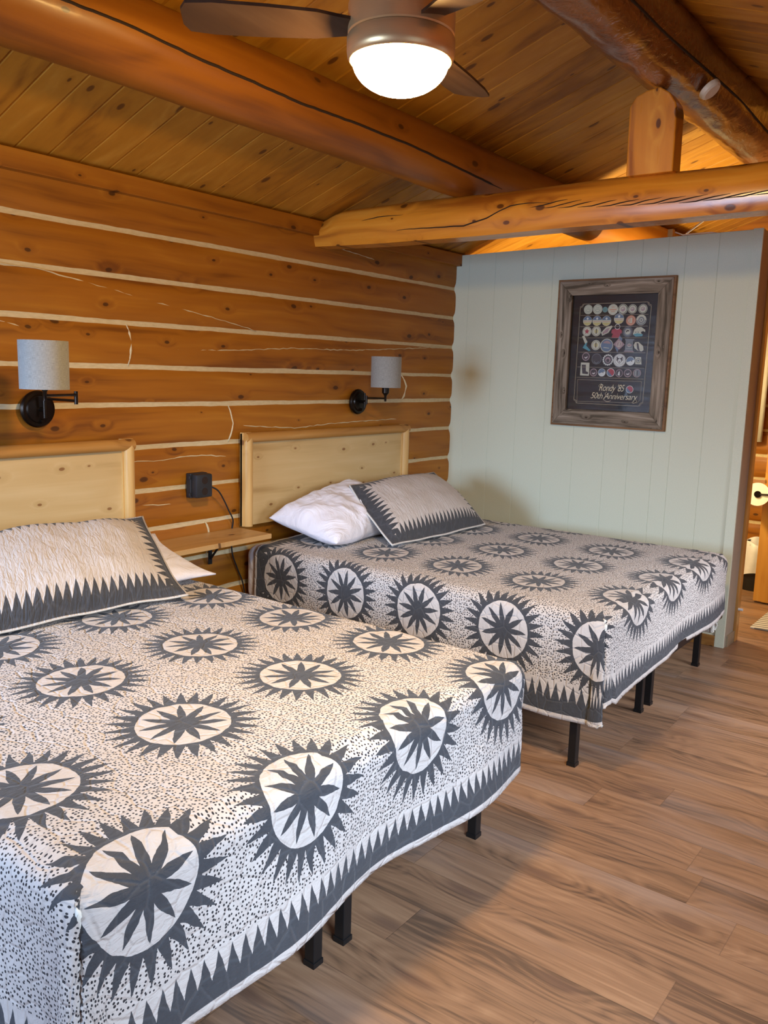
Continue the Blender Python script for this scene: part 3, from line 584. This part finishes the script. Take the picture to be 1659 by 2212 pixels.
for (y, z, r, k) in BT:
    if k == 'a': disc(y, z, r, 'cr'); disc(y, z, r*.82, 'gn', ir=r*.76); disc(y, z, r*.55, 'gn', 200, 340, ir=r*.46); line((y+r*.6, z), (y-r*.6, z), 'gn', .001); line((y+r*.4, z+r*.3), (y-r*.4, z+r*.3), 'gn', .001)
    if k == 't': disc(y, z, r, 'gn'); disc(y, z, r*.7, 'te', ir=r*.5)
    if k == 'b': disc(y, z, r, 'cr'); [line((y+r*q, z+dz*r), (y-r*q, z+dz*r), 'or', .0016) for q, dz in ((.3, .45), (.7, .05), (.7, -.1), (.4, -.4))]
    if k == 'c': disc(y, z, r, 'cr', ir=r*.9); disc(y, z, r*.8, 'cr'); disc(y, z, r*.45, 'pk'); disc(y, z, r*.3, 'cr', 30, 200)
    if k == 's': disc(y, z, r, 'cr'); disc(y, z, r*.95, 'bl', 10, 170); disc(y, z+r*.45, r*.22, 'wh'); disc(y, z, r*.95, 'yl', 200, 340); line((y+r*.8, z-r*.1), (y-r*.8, z-r*.1), 'or', .0012)
    if k == 'o': disc(y, z, r, 'or'); disc(y, z, r*.82, 'cr', ir=r*.76); disc(y, z, r*.55, 'cr', 60, 300); line((y+.2*r, z-.4*r), (y+.2*r, z+.5*r), 'or', .002)
    if k == 'g': disc(y, z, r, 'cr'); disc(y, z, r*.95, 'gy', 180, 360, ir=r*.7); disc(y, z, r*.6, 'gy'); disc(y, z, r*.35, 'cr', ir=r*.2)
    if k == 'r': disc(y, z, r, 'cr'); disc(y, z, r*.9, 'gy', ir=r*.84); poly([(y+(r*.6 if i % 2 == 0 else r*.28)*math.sin(i*PI/5), z+(r*.6 if i % 2 == 0 else r*.28)*math.cos(i*PI/5)) for i in range(10)], 'rd')
    if k == 'y': disc(y, z, r, 'cr'); disc(y, z, r*.86, 'dk', ir=r*.8); disc(y, z, r*.4, 'yl'); line((y, z-r*.5), (y, z+r*.5), 'dk', .003)
    if k == 'd': disc(y, z, r, 'gy'); disc(y, z, r*.95, 'dk', ir=r*.8); disc(y, z, r*.52, 'cr'); disc(y, z, r*.35, 'dk', 20, 200, ir=r*.1)
    if k == 'n': disc(y, z, r, 'cr'); disc(y, z, r*.9, 'bl'); disc(y, z, r*.7, 'pk', 20, 150); line((y+r*.5, z-r*.3), (y-r*.4, z-r*.4), 'cr', .002)
    if k == 'p': disc(y, z, r, 'pk'); disc(y, z, r*.8, 'dk'); disc(y, z, r*.5, 'pk', 190, 380, ir=r*.2); line((y+r*.2, z-.3*r), (y-r*.3, z-r*.2), 'wh', .003)
    if k == 'k': disc(y, z, r, 'dk'); disc(y, z, r*.95, 'gy', ir=r*.88); disc(y, z-.01, r*.5, 'gy', 200, 340, ir=r*.4)
    if k == 'w':
        for i in range(16): disc(y+r*.85*math.sin(i*PI/8), z+r*.85*math.cos(i*PI/8), r*.15, 'wh')
        disc(y, z, r*.72, 'dk'); disc(y, z, r*.5, 'pk'); disc(y, z-.004, r*.3, 'dk')
    if k == 'h':
        disc(y, z, r, 'wh'); disc(y, z, r*.94, 'dk', ir=r*.9); disc(y, z, r*.72, 'dk', ir=r*.68); poly([(y+r*.45, z+r*.6), (y+r*.2, z+r*.35), (y-r*.2, z+r*.35), (y-r*.45, z+r*.6), (y-r*.5, z), (y, z-r*.55), (y+r*.5, z)], 'dk'); poly([(y+r*.25, z+r*.1), (y, z+r*.3), (y-r*.25, z+r*.1), (y-r*.3, z-r*.1), (y, z-r*.48), (y+r*.3, z-r*.1)], 'wh'); disc(y, z-r*.22, r*.09, 'dk'); disc(y+r*.15, z+.04*r, r*.05, 'dk'); disc(y-r*.15, z+.04*r, r*.05, 'dk')
    if k == 'l': disc(y, z, r, 'wh'); disc(y, z, r*.9, 'bl', 20, 200); poly([(y+r*.5, z-r*.4), (y+r*.1, z-r*.1), (y-r*.5, z-.2*r), (y-r*.2, z-r*.6)], 'wh'); disc(y-.3*r, z, r*.13, 'dk')
    if k == 'm': disc(y, z, r, 'wh', ir=r*.86); disc(y, z, r*.88, 'rd', -60, 150); disc(y, z, r*.88, 'bl', 150, 300)
    if k == 'e': disc(y, z, r, 'pk', ir=r*.86); disc(y, z, r*.84, 'dk'); poly([(y+r*.4, z-r*.5), (y+r*.2, z+r*.3), (y-r*.1, z+r*.6), (y-r*.2, z-r*.6)], 'wh')
    if k == 'v': disc(y, z, r, 'pk', ir=r*.86); disc(y, z, r*.82, 'gy'); line((y+r*.3, z-r*.6), (y+r*.3, z+r*.6), 'cr', .001); line((y-r*.1, z-r*.6), (y-r*.1, z+r*.6), 'dk', .003)
poly([(-1.128, 1.888), (-1.161, 1.922), (-1.197, 1.932), (-1.202, 1.924), (-1.178, 1.888), (-1.138, 1.869)], 'cr'); poly([(-1.138, 1.888), (-1.163, 1.912), (-1.185, 1.918), (-1.172, 1.890), (-1.142, 1.878)], 'pk')
poly([(-1.197, 1.884), (-1.199, 1.905), (-1.22, 1.913), (-1.25, 1.911), (-1.265, 1.901), (-1.266, 1.884), (-1.256, 1.882), (-1.256, 1.855), (-1.199, 1.855), (-1.208, 1.882)], 'rd'); disc(-1.235, 1.924, .0175, 'wh', ir=.0145)
poly([(-1.338, 1.877), (-1.344, 1.904), (-1.361, 1.919), (-1.389, 1.921), (-1.415, 1.904), (-1.416, 1.89), (-1.401, 1.897), (-1.388, 1.89), (-1.396, 1.877), (-1.4, 1.867), (-1.358, 1.863)], 'cr'); poly([(-1.339, 1.877), (-1.367, 1.884), (-1.403, 1.877), (-1.397, 1.865), (-1.358, 1.863)], 'te'); disc(-1.357, 1.89, .003, 'dk'); disc(-1.371, 1.89, .003, 'dk')
poly([(-1.001, 1.866), (-1.015, 1.871), (-1.041, 1.829), (-1.033, 1.807), (-1.025, 1.818)], 'cr'); poly([(-1.041, 1.829), (-1.033, 1.807), (-1.066, 1.776), (-1.055, 1.772), (-1.009, 1.793), (-1.025, 1.818)], 'te')
poly([(-1.253, 1.87), (-1.273, 1.85), (-1.246, 1.763), (-1.229, 1.794)], 'bl'); poly([(-1.25, 1.853), (-1.29, 1.815), (-1.256, 1.782), (-1.216, 1.815)], 'pk'); disc(-1.253, 1.817, .018, 'cr', ir=.015); line((-1.253, 1.80), (-1.255, 1.828), 'cr', .003)
poly([(-1.289, 1.85), (-1.352, 1.848), (-1.344, 1.836), (-1.345, 1.778), (-1.351, 1.77), (-1.288, 1.771), (-1.294, 1.781), (-1.295, 1.836)], 'gy'); disc(-1.32, 1.81, .011, 'cr', ir=.007); line((-1.305, 1.811), (-1.336, 1.811), 'pk', .004); line((-1.30, 1.79), (-1.34, 1.79), 'cr', .0008); line((-1.289, 1.773), (-1.351, 1.772), 'pk', .003)
poly([(-1.348, 1.812), (-1.357, 1.829), (-1.378, 1.831), (-1.409, 1.806), (-1.414, 1.782), (-1.403, 1.772), (-1.379, 1.777), (-1.356, 1.792)], 'cr'); poly([(-1.367, 1.825), (-1.378, 1.822), (-1.386, 1.79), (-1.392, 1.773), (-1.382, 1.778), (-1.372, 1.79)], 'dk')
poly([(-1.364, 1.739), (-1.402, 1.738), (-1.408, 1.693), (-1.368, 1.694)], 'cr'); disc(-1.386, 1.716, .015, 'dk', ir=.012); disc(-1.386, 1.716, .007, 'gy')
poly([(-1.005, 1.699), (-1.064, 1.698), (-1.066, 1.615), (-1.004, 1.616)], 'cr'); poly([(-1.011, 1.685), (-1.04, 1.685), (-1.043, 1.644), (-1.059, 1.638), (-1.058, 1.625), (-1.019, 1.628)], 'dk')
bd = [(-1.001, 2.069), (-1.419, 2.072), (-1.442, 2.045), (-1.434, 1.461), (-1.41, 1.436), (-.99, 1.437), (-.972, 1.459), (-.976, 2.045)]
for i in (0, 2, 4, 6): line(bd[i], bd[(i+1) % 8], 'ln', .0013)
def corner(cy, cz, a0):
    for rr_ in (.025, .019): disc(cy, cz, rr_+.0012, 'ln', a0, a0+90, ir=rr_-.0008)
corner(-.974, 2.071, 270); corner(-1.444, 2.072, 180); corner(-1.436, 1.435, 90); corner(-.970, 1.436, 0)
for z, w_ in ((1.997, .0008), (1.927, .0008), (1.856, .0008), (1.765, .0008), (1.670, .0008), (1.604, .0008)): line((-.981, z), (-1.428, z), 'ln', w_)
inn = [(-.989, 1.589), (-1.417, 1.588), (-1.416, 1.474), (-1.397, 1.455), (-.995, 1.449)]
for i in range(5): line(inn[i], inn[(i+1) % 5], 'ln', .0008)
pr.build('poster_print', PM, fr)
def text(s_, y, z, size, shear, width=None):
    cu = bpy.data.curves.new('t', 'FONT'); cu.body = s_; cu.size = size; cu.shear = shear; cu.offset = -.0005; cu.space_character = .92; cu.resolution_u = 3
    to = bpy.data.objects.new('t', cu); C.objects.link(to); bpy.context.view_layer.update(); dg = bpy.context.evaluated_depsgraph_get()
    me = bpy.data.meshes.new_from_object(to.evaluated_get(dg)); bpy.data.objects.remove(to)
    xs = [v.co.x for v in me.vertices]; k = width/(max(xs)-min(xs)); x0 = min(xs)
    for v in me.vertices: x_, y_ = (v.co.x-x0)*k, v.co.y; v.co = Vector(fp(XP-.0012, y-x_, z+y_))
    o = link('lettering', me, PM[PI_['tx']], fr, label='cream italic lettering'); return o
text('Rondy \'85', -1.142, 1.522, .062, .35, .170); text('50th Anniversary', -1.088, 1.472, .056, .35, .310)
def swash(P_, r=.0009): MB().tube([fp(XP-.0012, y, z) for y, z in smooth_path([(a, b, 0) for a, b in P_]) and [(v.x, v.y) for v in smooth_path([(a, b, 0) for a, b in P_])]], r, 6).build('swash', PM[PI_['tx']], fr)
swash([(-1.195, 1.516), (-1.185, 1.505), (-1.19, 1.49), (-1.175, 1.470), (-1.20, 1.456), (-1.225, 1.462)]); swash([(-1.155, 1.568), (-1.14, 1.556), (-1.145, 1.545), (-1.158, 1.55)]); swash([(-1.385, 1.478), (-1.395, 1.462), (-1.375, 1.452), (-1.365, 1.458)])
# glass
t = NT('picture_glass'); x, y, z = t.obj(); t.bump(t.noise(t.comb(x, y*2, z*9), 1, 1), .12, .02)
gl = t.n('ShaderNodeBsdfGlossy'); gl.inputs['Roughness'].default_value = .03; tr = t.n('ShaderNodeBsdfTransparent'); fs = t.n('ShaderNodeFresnel'); fs.inputs[0].default_value = 1.5
mx = t.n('ShaderNodeMixShader'); t.t.links.new(fs.outputs[0], mx.inputs[0]); t.t.links.new(tr.outputs[0], mx.inputs[1]); t.t.links.new(gl.outputs[0], mx.inputs[2]); t.t.links.new(mx.outputs[0], t.out.inputs[0])
for l_ in t.t.links:
    if l_.to_socket.name == 'Normal' and l_.to_node == t.b: t.t.links.new(l_.from_socket, gl.inputs['Normal']); break
M['glass'] = t.m
MB().add([fp(5.224, yi0+.004, zi0-.004), fp(5.224, yi1-.004, zi0-.004), fp(5.224, yi1-.004, zi1+.004), fp(5.224, yi0+.004, zi1+.004)], [(0, 1, 2, 3)]).build('glass_pane', M['glass'], fr)

# ------------------------------------------------------------------ beds
def bed_frame(x0, x1, yf, label):
    r = empty('bed_frame', (x0, yf, 0), label=label, category='bed frame', group='black metal platform bed frames')
    w_ = x1-x0; L = -.08-yf
    rc = .07; zt = .350
    def ring(xa, xb, ya, yb, rc):
        P_ = []
        for (cx, cy, a0) in ((xb-rc, yb-rc, 0), (xa+rc, yb-rc, 90), (xa+rc, ya+rc, 180), (xb-rc, ya+rc, 270)):
            for k in range(7): a = math.radians(a0+15*k); P_.append((cx+rc*math.cos(a), cy+rc*math.sin(a)))
        return P_
    o_ = ring(0, w_, 0, L, rc); i_ = ring(.028, w_-.028, .028, L-.028, rc-.025); n = len(o_); V = []
    for P_, z in ((o_, zt-.035), (o_, zt), (i_, zt), (i_, zt-.035)): V += [(x, y, z) for x, y in P_]
    MB().add(V, [(a*n+k, a*n+(k+1) % n, ((a+1) % 4)*n+(k+1) % n, ((a+1) % 4)*n+k) for a in range(4) for k in range(n)]).build('rail', M['black'], r, smooth='auto')
    mb = MB()
    for xc in (w_/2-.05, w_/2+.05): mb.box(xc-.014, xc+.014, .03, L-.03, zt-.034, zt-.004)
    for i in range(12): y = .12+i*(L-.2)/11; mb.tube([(.02, y, zt-.012), (w_-.02, y, zt-.012)], .005, 6)
    mb.build('deck', M['black'], r)
    for y in (.13, L/2, L-.1):
        for xc in (.02, w_/2-.075, w_/2+.05, w_-.04):
            MB().box(xc-.015+.01, xc+.02+.01, y-.017, y+.017, 0.004, zt-.03, bev=.003).box(xc-.017+.01, xc+.022+.01, y-.019, y+.019, 0, .016).build('leg', M['black'], r)
    MB().tube([(w_-.03, .16, .245), (w_-.22, .18, .315)], .009, 8).build('brace', M['black'], r)
    br = MB().tube([(.03, .17, .225), (w_*.45, .18, .30)], .009, 8).build('brace', M['black'], r)
    MB().box(.11, .145, .15, .175, .285, .312, bev=.003).build('clip', M['red'], br, label='red plastic clip')
    return r
def mattress(x0, x1, y0, y1, z0, z1, label):
    mb = MB().box(x0, x1, y0, y1, z0, z1); o = mb.build('mattress', M['cotton'], smooth=True, label=label, category='mattress', group='mattresses in white fitted sheets')
    b_ = o.modifiers.new('b', 'BEVEL'); b_.width = .06; b_.segments = 6; return o
def quilt(name, x0, x1, yh, yf, zt, dropL, dropR, dropF, mat, label, seed, u_off, v_off, zlift=None, headside=None):
    """cloth over the bed top x0..x1, yh (head) .. yf (foot); grid in flat cloth coordinates"""
    st = .0115; us = np.arange(x0-dropL, x1+dropR+st/2, st); vs = np.arange(0, (yh-yf)+dropF+st/2, st)
    Rr = .055; V = []; UVs = [] 
    def dropf(d):   # distance past edge -> (out, down)
        if d <= 0: return 0, 0
        q_ = Rr*PI/2
        if d < q_: a = d/Rr; return Rr*math.sin(a), Rr*(1-math.cos(a))
        e = d-q_; return Rr+e*.05, Rr+e*.998
    for v in vs:
        for u in us:
            a = (x0+Rr-u) if u < x0+Rr else ((u-(x1-Rr)) if u > x1-Rr else 0); sa = -1 if u < x0+Rr else 1
            y = yh-v+u_off*(u-x0); b = (yf+Rr)-y if y < yf+Rr else 0
            bx, by = min(max(u, x0+Rr), x1-Rr), max(y, yf+Rr)
            uu, vv = u, v
            if a > 0 and b > 0:
                r = math.hypot(a, b); Rm = 1/math.hypot(a/r/(dropL+Rr), b/r/(dropF+Rr))
                if r > Rm: a, b = a*Rm/r, b*Rm/r; r = Rm; uu = (x0+Rr-a) if sa < 0 else (x1-Rr+a); vv = yh-(yf+Rr)+b+u_off*(u-x0)
                th = math.atan2(b, a); tc = math.radians(20); out, dn = dropf(r)
                if sa > 0: ph = th; k = 1; out = max(out-.045*max(0, r-.12)/.3, .03)
                elif th < tc: ph = th/tc*PI/4; k = 1
                elif th > PI/2-tc: ph = PI/2-(PI/2-th)/tc*PI/4; k = 1
                else:
                    w_ = (th-tc)/(PI/2-2*tc); ph = PI/4+.10*math.sin(2*PI*w_)*min(1, r*4); k = 1-min(.85, r*5)*math.sin(PI*w_)**.6*min(1, max(0, r-.05)*9)
                fl = out+.03*max(0, r-.06)*math.sin(2*ph)
                X_, Y_ = bx+sa*fl*k*math.cos(ph), by-fl*k*math.sin(ph); Z_ = zt-dn*(.985)
                nrm = Vector((sa*math.cos(ph), -math.sin(ph), .0))
            elif a > 0: out, dn = dropf(a); wv = max(0, a-.1); out += wv*.16*nz(v*2.3, seed+1); X_, Y_, Z_ = bx+sa*out, y, zt-dn; nrm = Vector((sa, 0, .2))
            elif b > 0: out, dn = dropf(b); wv = max(0, b-.1); out += wv*.16*nz(u*2.1, seed+5); X_, Y_, Z_ = u, by-out, zt-dn; nrm = Vector((0, -1, .2))
            else: X_, Y_, Z_ = u, y, zt; nrm = Vector((0, 0, 1))
            flat = 1 if (a <= 0 and b <= 0) else .6
            d_ = .0045*nz(u*7, v*7, seed)+.0022*nz(u*26, v*26, seed)+.012*nz(u*1.6, v*1.6, seed)*flat
            if flat == 1: d_ += .010*(1-((u-(x0+x1)/2)/((x1-x0)/2))**2)
            if zlift: Z_ += zlift(u, y) if (a <= .06) else 0
            V.append((X_+nrm.x*d_, Y_+nrm.y*d_, Z_+nrm.z*d_)); UVs.append((uu, vv))
    nu, nv = len(us), len(vs); F = [(j*nu+i, (j+1)*nu+i, (j+1)*nu+i+1, j*nu+i+1) for j in range(nv-1) for i in range(nu-1)]
    if headside:
        keep = []
        for f in F:
            i, j = f[0] % nu, f[0]//nu
            if headside(us[i], vs[j]): keep.append(f)
        F = keep
    me = bpy.data.meshes.new(name); me.from_pydata(V, [], F); me.update()
    uvl = me.uv_layers.new(name='UVMap'); li = np.empty(len(me.loops), dtype=np.int32); me.loops.foreach_get('vertex_index', li)
    uvl.data.foreach_set('uv', np.array(UVs, dtype=np.float32)[li].ravel())
    o = link(name, me, [mat, M['cream']], None, True, label=label, category='quilt', group='star patterned quilts on the beds')
    sd_ = o.modifiers.new('s', 'SOLIDIFY'); sd_.thickness = .008; sd_.offset = -1; sd_.material_offset = 1; sd_.material_offset_rim = 0
    return o
PT = .457
def bed(x0, x1, yf, lab, uo, vo, dr, ds, seed, fx=0.0, skew=0.0, fy=.03, qx0=0.0, pv=.457):
    bed_frame(x0+.0, x1+fx, yf+fy, lab[0])
    mattress(x0+.005, x1-.005, yf+.03, -.075, .352, .662, lab[1])
    yh = -.175; vmax = (yh-yf)+dr; x0 -= .012+qx0; x1 += .012
    mt = quilt_mat('star_quilt', uo, yh-vo, PT, pv, x0-ds, x1+ds, 0.0, vmax, dr+.055, ds+.055)
    return quilt('quilt', x0, x1, yh, yf, .672, ds, ds, dr, mt, lab[2], seed, skew, 0)
bed(.83, 2.445, -2.15, ('black metal bed frame under the nearer bed at left', 'mattress under the quilt of the nearer bed at left', 'charcoal and cream star quilt on the nearer bed, dipping at the near left corner'), 2.285, -.80, .368, .42, 3, 0, .015, .03, .055)
bed(3.13, 4.79, -2.15, ('black metal bed frame of the bed beside the partition, red clip near its front leg', 'mattress in a white sheet on the bed beside the partition', 'charcoal and cream star quilt on the bed beside the partition, creased medallion at its corner'), 3.455, -.805, .345, .44, 8, .035, .03, .0, 0, .438)

# ------------------------------------------------------------------ pillows
def pillow(name, c4, thick, mats, W_, H_, label, group, seed, flange=.0, wr=.010, back=.6, pinch=.05, pw=2.6):
    """c4: front-left, front-right, back-right, back-left corners (3D)"""
    A, B, C_, D = [Vector(c) for c in c4]; n = 72; nrm = ((B-A).cross(D-A)).normalized()
    if nrm.z < 0: nrm = -nrm
    cen = (A+B+C_+D)/4; V = []; UV = []
    for side in (1, -1):
        for j in range(n+1):
            for i in range(n+1):
                s_, t_ = i/n, j/n; a, b = 2*s_-1, 2*t_-1
                P_ = A*(1-s_)*(1-t_)+B*s_*(1-t_)+C_*s_*t_+D*(1-s_)*t_
                pin = pinch*((1-a*a)*abs(b)**3); pin2 = pinch*((1-b*b)*abs(a)**3)
                P_ = P_+(cen-P_)*0
                mid_s = A*(1-s_)*.5+B*s_*.5+C_*s_*.5+D*(1-s_)*.5; mid_t = (A*(1-t_)+D*t_)*.5+(B*(1-t_)+C_*t_)*.5
                P_ = P_+(mid_s-P_)*pin*1.6+(mid_t-P_)*pin2*1.6
                fa = max(0, 1-max(0, abs(a)-0)**pw/(1-flange*2/W_)**pw) if abs(a) < 1-flange*2/W_ else 0; fb = max(0, 1-abs(b)**pw/(1-flange*2/H_)**pw) if abs(b) < 1-flange*2/H_ else 0
                h = thick*(fa*fb)**.55*(1 if side > 0 else back)+.0035
                wk = nz(s_*W_*9, t_*H_*9, seed)*wr+nz(s_*W_*22+seed, t_*H_*22)*wr*.35+abs(nz(s_*W_*5+t_*3, t_*H_*5-s_*3, seed+4))*-wr*1.2
                if side > 0: h += wk*min(1, (fa*fb)*3+.15)
                P_ = P_+nrm*.010*nz(s_*W_*4, t_*H_*4, seed+20)+(P_-cen)*.018*nz(s_*W_*5, t_*H_*5, seed+31)
                V.append(P_+nrm*h*side); UV.append((s_*W_, t_*H_))
    N = (n+1)**2; F = []; mi = []
    for sd in (0, 1):
        for j in range(n):
            for i in range(n):
                q_ = sd*N+j*(n+1)+i; f = (q_, q_+1, q_+n+2, q_+n+1); F.append(f if sd == 0 else f[::-1]); mi.append(sd if len(mats) > 1 else 0)
    bd_ = [i for i in range(n)]+[i*(n+1)+n for i in range(n)]+[n*(n+1)+n-i for i in range(n)]+[(n-i)*(n+1) for i in range(n)]
    for a, b in zip(bd_, bd_[1:]+bd_[:1]): F.append((a, a+N, b+N, b)); mi.append(1 if len(mats) > 1 else 0)
    me = bpy.data.meshes.new(name); me.from_pydata([tuple(v) for v in V], [], F); me.polygons.foreach_set('material_index', mi); me.update()
    uvl = me.uv_layers.new(name='UVMap')
    for lp in me.loops: uvl.data[lp.index].uv = UV[lp.vertex_index]
    return link(name, me, mats, None, True, label=label, category='pillow', group=group)
GP, GS = 'white pillows', 'quilted pillow shams'
pillow('pillow', [(1.10, -.56, .72), (2.47, -.60, .705), (2.52, -.11, .80), (1.1, -.13, .84)], .065, [M['cotton']], 1.4, .5, 'white pillow sticking out behind the quilted sham of the nearer bed', GP, 2, wr=.008)
pillow('pillow', [(3.31, -.58, .715), (4.0, -.54, .73), (4.05, -.10, .93), (3.27, -.13, .80)], .125, [M['cotton']], .75, .5, 'plump white pillow at the open left side of the bed beside the partition', GP, 5, wr=.015, pinch=.02, pw=3.2)
pillow('pillow', [(3.62, -.50, .71), (4.84, -.44, .715), (4.75, -.11, .86), (3.85, -.12, .88)], .085, [M['cotton']], 1.1, .45, 'white pillow mostly hidden beneath the tilted sham of the bed beside the partition', GP, 9, wr=.008)
shm = sham_mat('sham_quilting', .93, .55)
pillow('pillow_sham', [(1.22, -.70, .695), (2.17, -.77, .70), (2.365, -.235, .932), (1.45, -.17, .935)], .10, [shm, M['cream']], .93, .55, 'cream quilted sham with charcoal sawtooth border leaning on the nearer headboard', GS, 12, flange=.022, wr=.006, back=.3, pinch=.025)
pillow('pillow_sham', [(3.535, -.775, .70), (4.47, -.79, .70), (4.66, -.27, .955), (3.73, -.315, .955)], .11, [shm, M['cream']], .93, .55, 'cream quilted sham with charcoal sawtooth border leaning on white pillows, beside the partition', GS, 17, flange=.022, wr=.006, back=.4, pinch=-.02)

# ------------------------------------------------------------------ bathroom glimpse
dr = empty('wooden_door', (6.55, -1.90, 0), label='honey pine door edge standing open in the bathroom, scuffed at its foot', category='door')
MB().box(-.02, .02, -.75, 0.0, .012, 2.05, bev=.004).build('door_leaf', M['doorwood'], dr)
MB().box(-.028, -.02, -.75, -.058, .012, 2.05, bev=.002).build('door_board', M['doorwood'], dr)
tp = empty('toilet_roll', (6.42, -1.885, .815), label='white toilet roll on a dark bar by the open wooden door', category='toilet roll')
mb = MB(); sg = 40; V = []
dirv = Vector((6.42, 1.485, -.785)).normalized(); 
q4 = dirv.to_track_quat('Z', 'Y').to_matrix()
for (r, z) in ((.022, -.05), (.082, -.05), (.082, .05), (.022, .05)):
    for k in range(sg): th = 2*PI*k/sg; V.append(q4 @ Vector((r*math.cos(th), r*math.sin(th), z)))
mb.add(V, [(i*sg+k, i*sg+(k+1) % sg, ((i+1) % 4)*sg+(k+1) % sg, ((i+1) % 4)*sg+k) for i in range(4) for k in range(sg)]); mb.build('roll', M['paper'], tp, smooth='auto')
MB().tube([q4 @ Vector((0, 0, z)) for z in (-.058, .05)], .024, 16).tube([q4 @ Vector((0, 0, -.05)), q4 @ Vector((0, 0, -.05))+Vector((.01, -.15, .008))], .006, 8).build('holder_bar', M['bronze'], tp, smooth='auto')
tc = empty('trash_can', (6.97, -1.80, 0), label='dark bin with a white liner draped over it, seen through the doorway', category='trash can')
MB().lathe([(0, 0), (.10, 0), (.105, .01), (.135, .37), (.130, .37), (.10, .02), (0, .02)], 40).build('bin', M['rubber'], tc, smooth='auto')
mb = MB(); sg = 60; V = []
prof = [(.118, .30), (.127, .375), (.133, .385), (.140, .375), (.1395, .30), (.138, .20), (.136, .12)]
for i, (r, z) in enumerate(prof):
    for k in range(sg):
        th = 2*PI*k/sg; wv = .006*math.sin(th*9+i)+.004*nz(th*4, i*.7); V.append(((r+wv)*math.cos(th), (r+wv)*math.sin(th), z+(.012*math.sin(th*5) if i in (1, 2, 3) else 0)+(.03*math.sin(th*2+1.2) if i == 6 else 0)))
mb.add(V, [(i*sg+k, i*sg+(k+1) % sg, (i+1)*sg+(k+1) % sg, (i+1)*sg+k) for i in range(len(prof)-1) for k in range(sg)]); mb.build('liner', M['bag'], tc, smooth=True)
t = NT('striped_rug'); x, y, z = t.obj(); s_ = ((x+y*.2)/.05).fract(); n = t.noise(t.comb(x, y, z), 300, 2)
t.bump(n, .6, .004); M['rug'] = t.set(Base_Color=t.mix(s_.gt(.5), (.20, .20, .20), (.62, .60, .56)), Roughness=.95)
rg = MB().box(-.22, .30, -.75, 0, 0, .012, bev=.004).build('rug', M['rug'], label='grey and white striped mat on the floor beyond the partition end', category='rug')
rg.location = (6.02, -2.065, 0)
# pale shower curtain glimpsed behind the doorway
mb = MB(); V = []; n = 40
for z in (1.12, 2.1):
    for i in range(n+1): f = i/n; V.append((7.47+.02*math.sin(f*26), -.95-.68*f, z))
mb.add(V, [(i, i+1, n+2+i, n+1+i) for i in range(n)]); cu = mb.build('window_curtain', M['cream'], smooth=True, label='pale curtain hanging in the bathroom behind the partition end', category='curtain')
so = cu.modifiers.new('s', 'SOLIDIFY'); so.thickness = .004
cu['category'] = 'curtain'
MB().tube([(7.47, -.6, 2.115), (7.47, -1.72, 2.115)], .01, 10).build('curtain_rod', M['bronze'], label='dark curtain rod above the pale bathroom curtain', category='curtain rod')
# little door stop on trim
MB().tube([(PX+.185, PY-.018, .21), (PX+.185, PY-.045, .21)], .009, 12).build('door_stop', M['white'], smooth='auto', label='tiny white knob on the wood trim at the foot of the partition end', category='door stop')
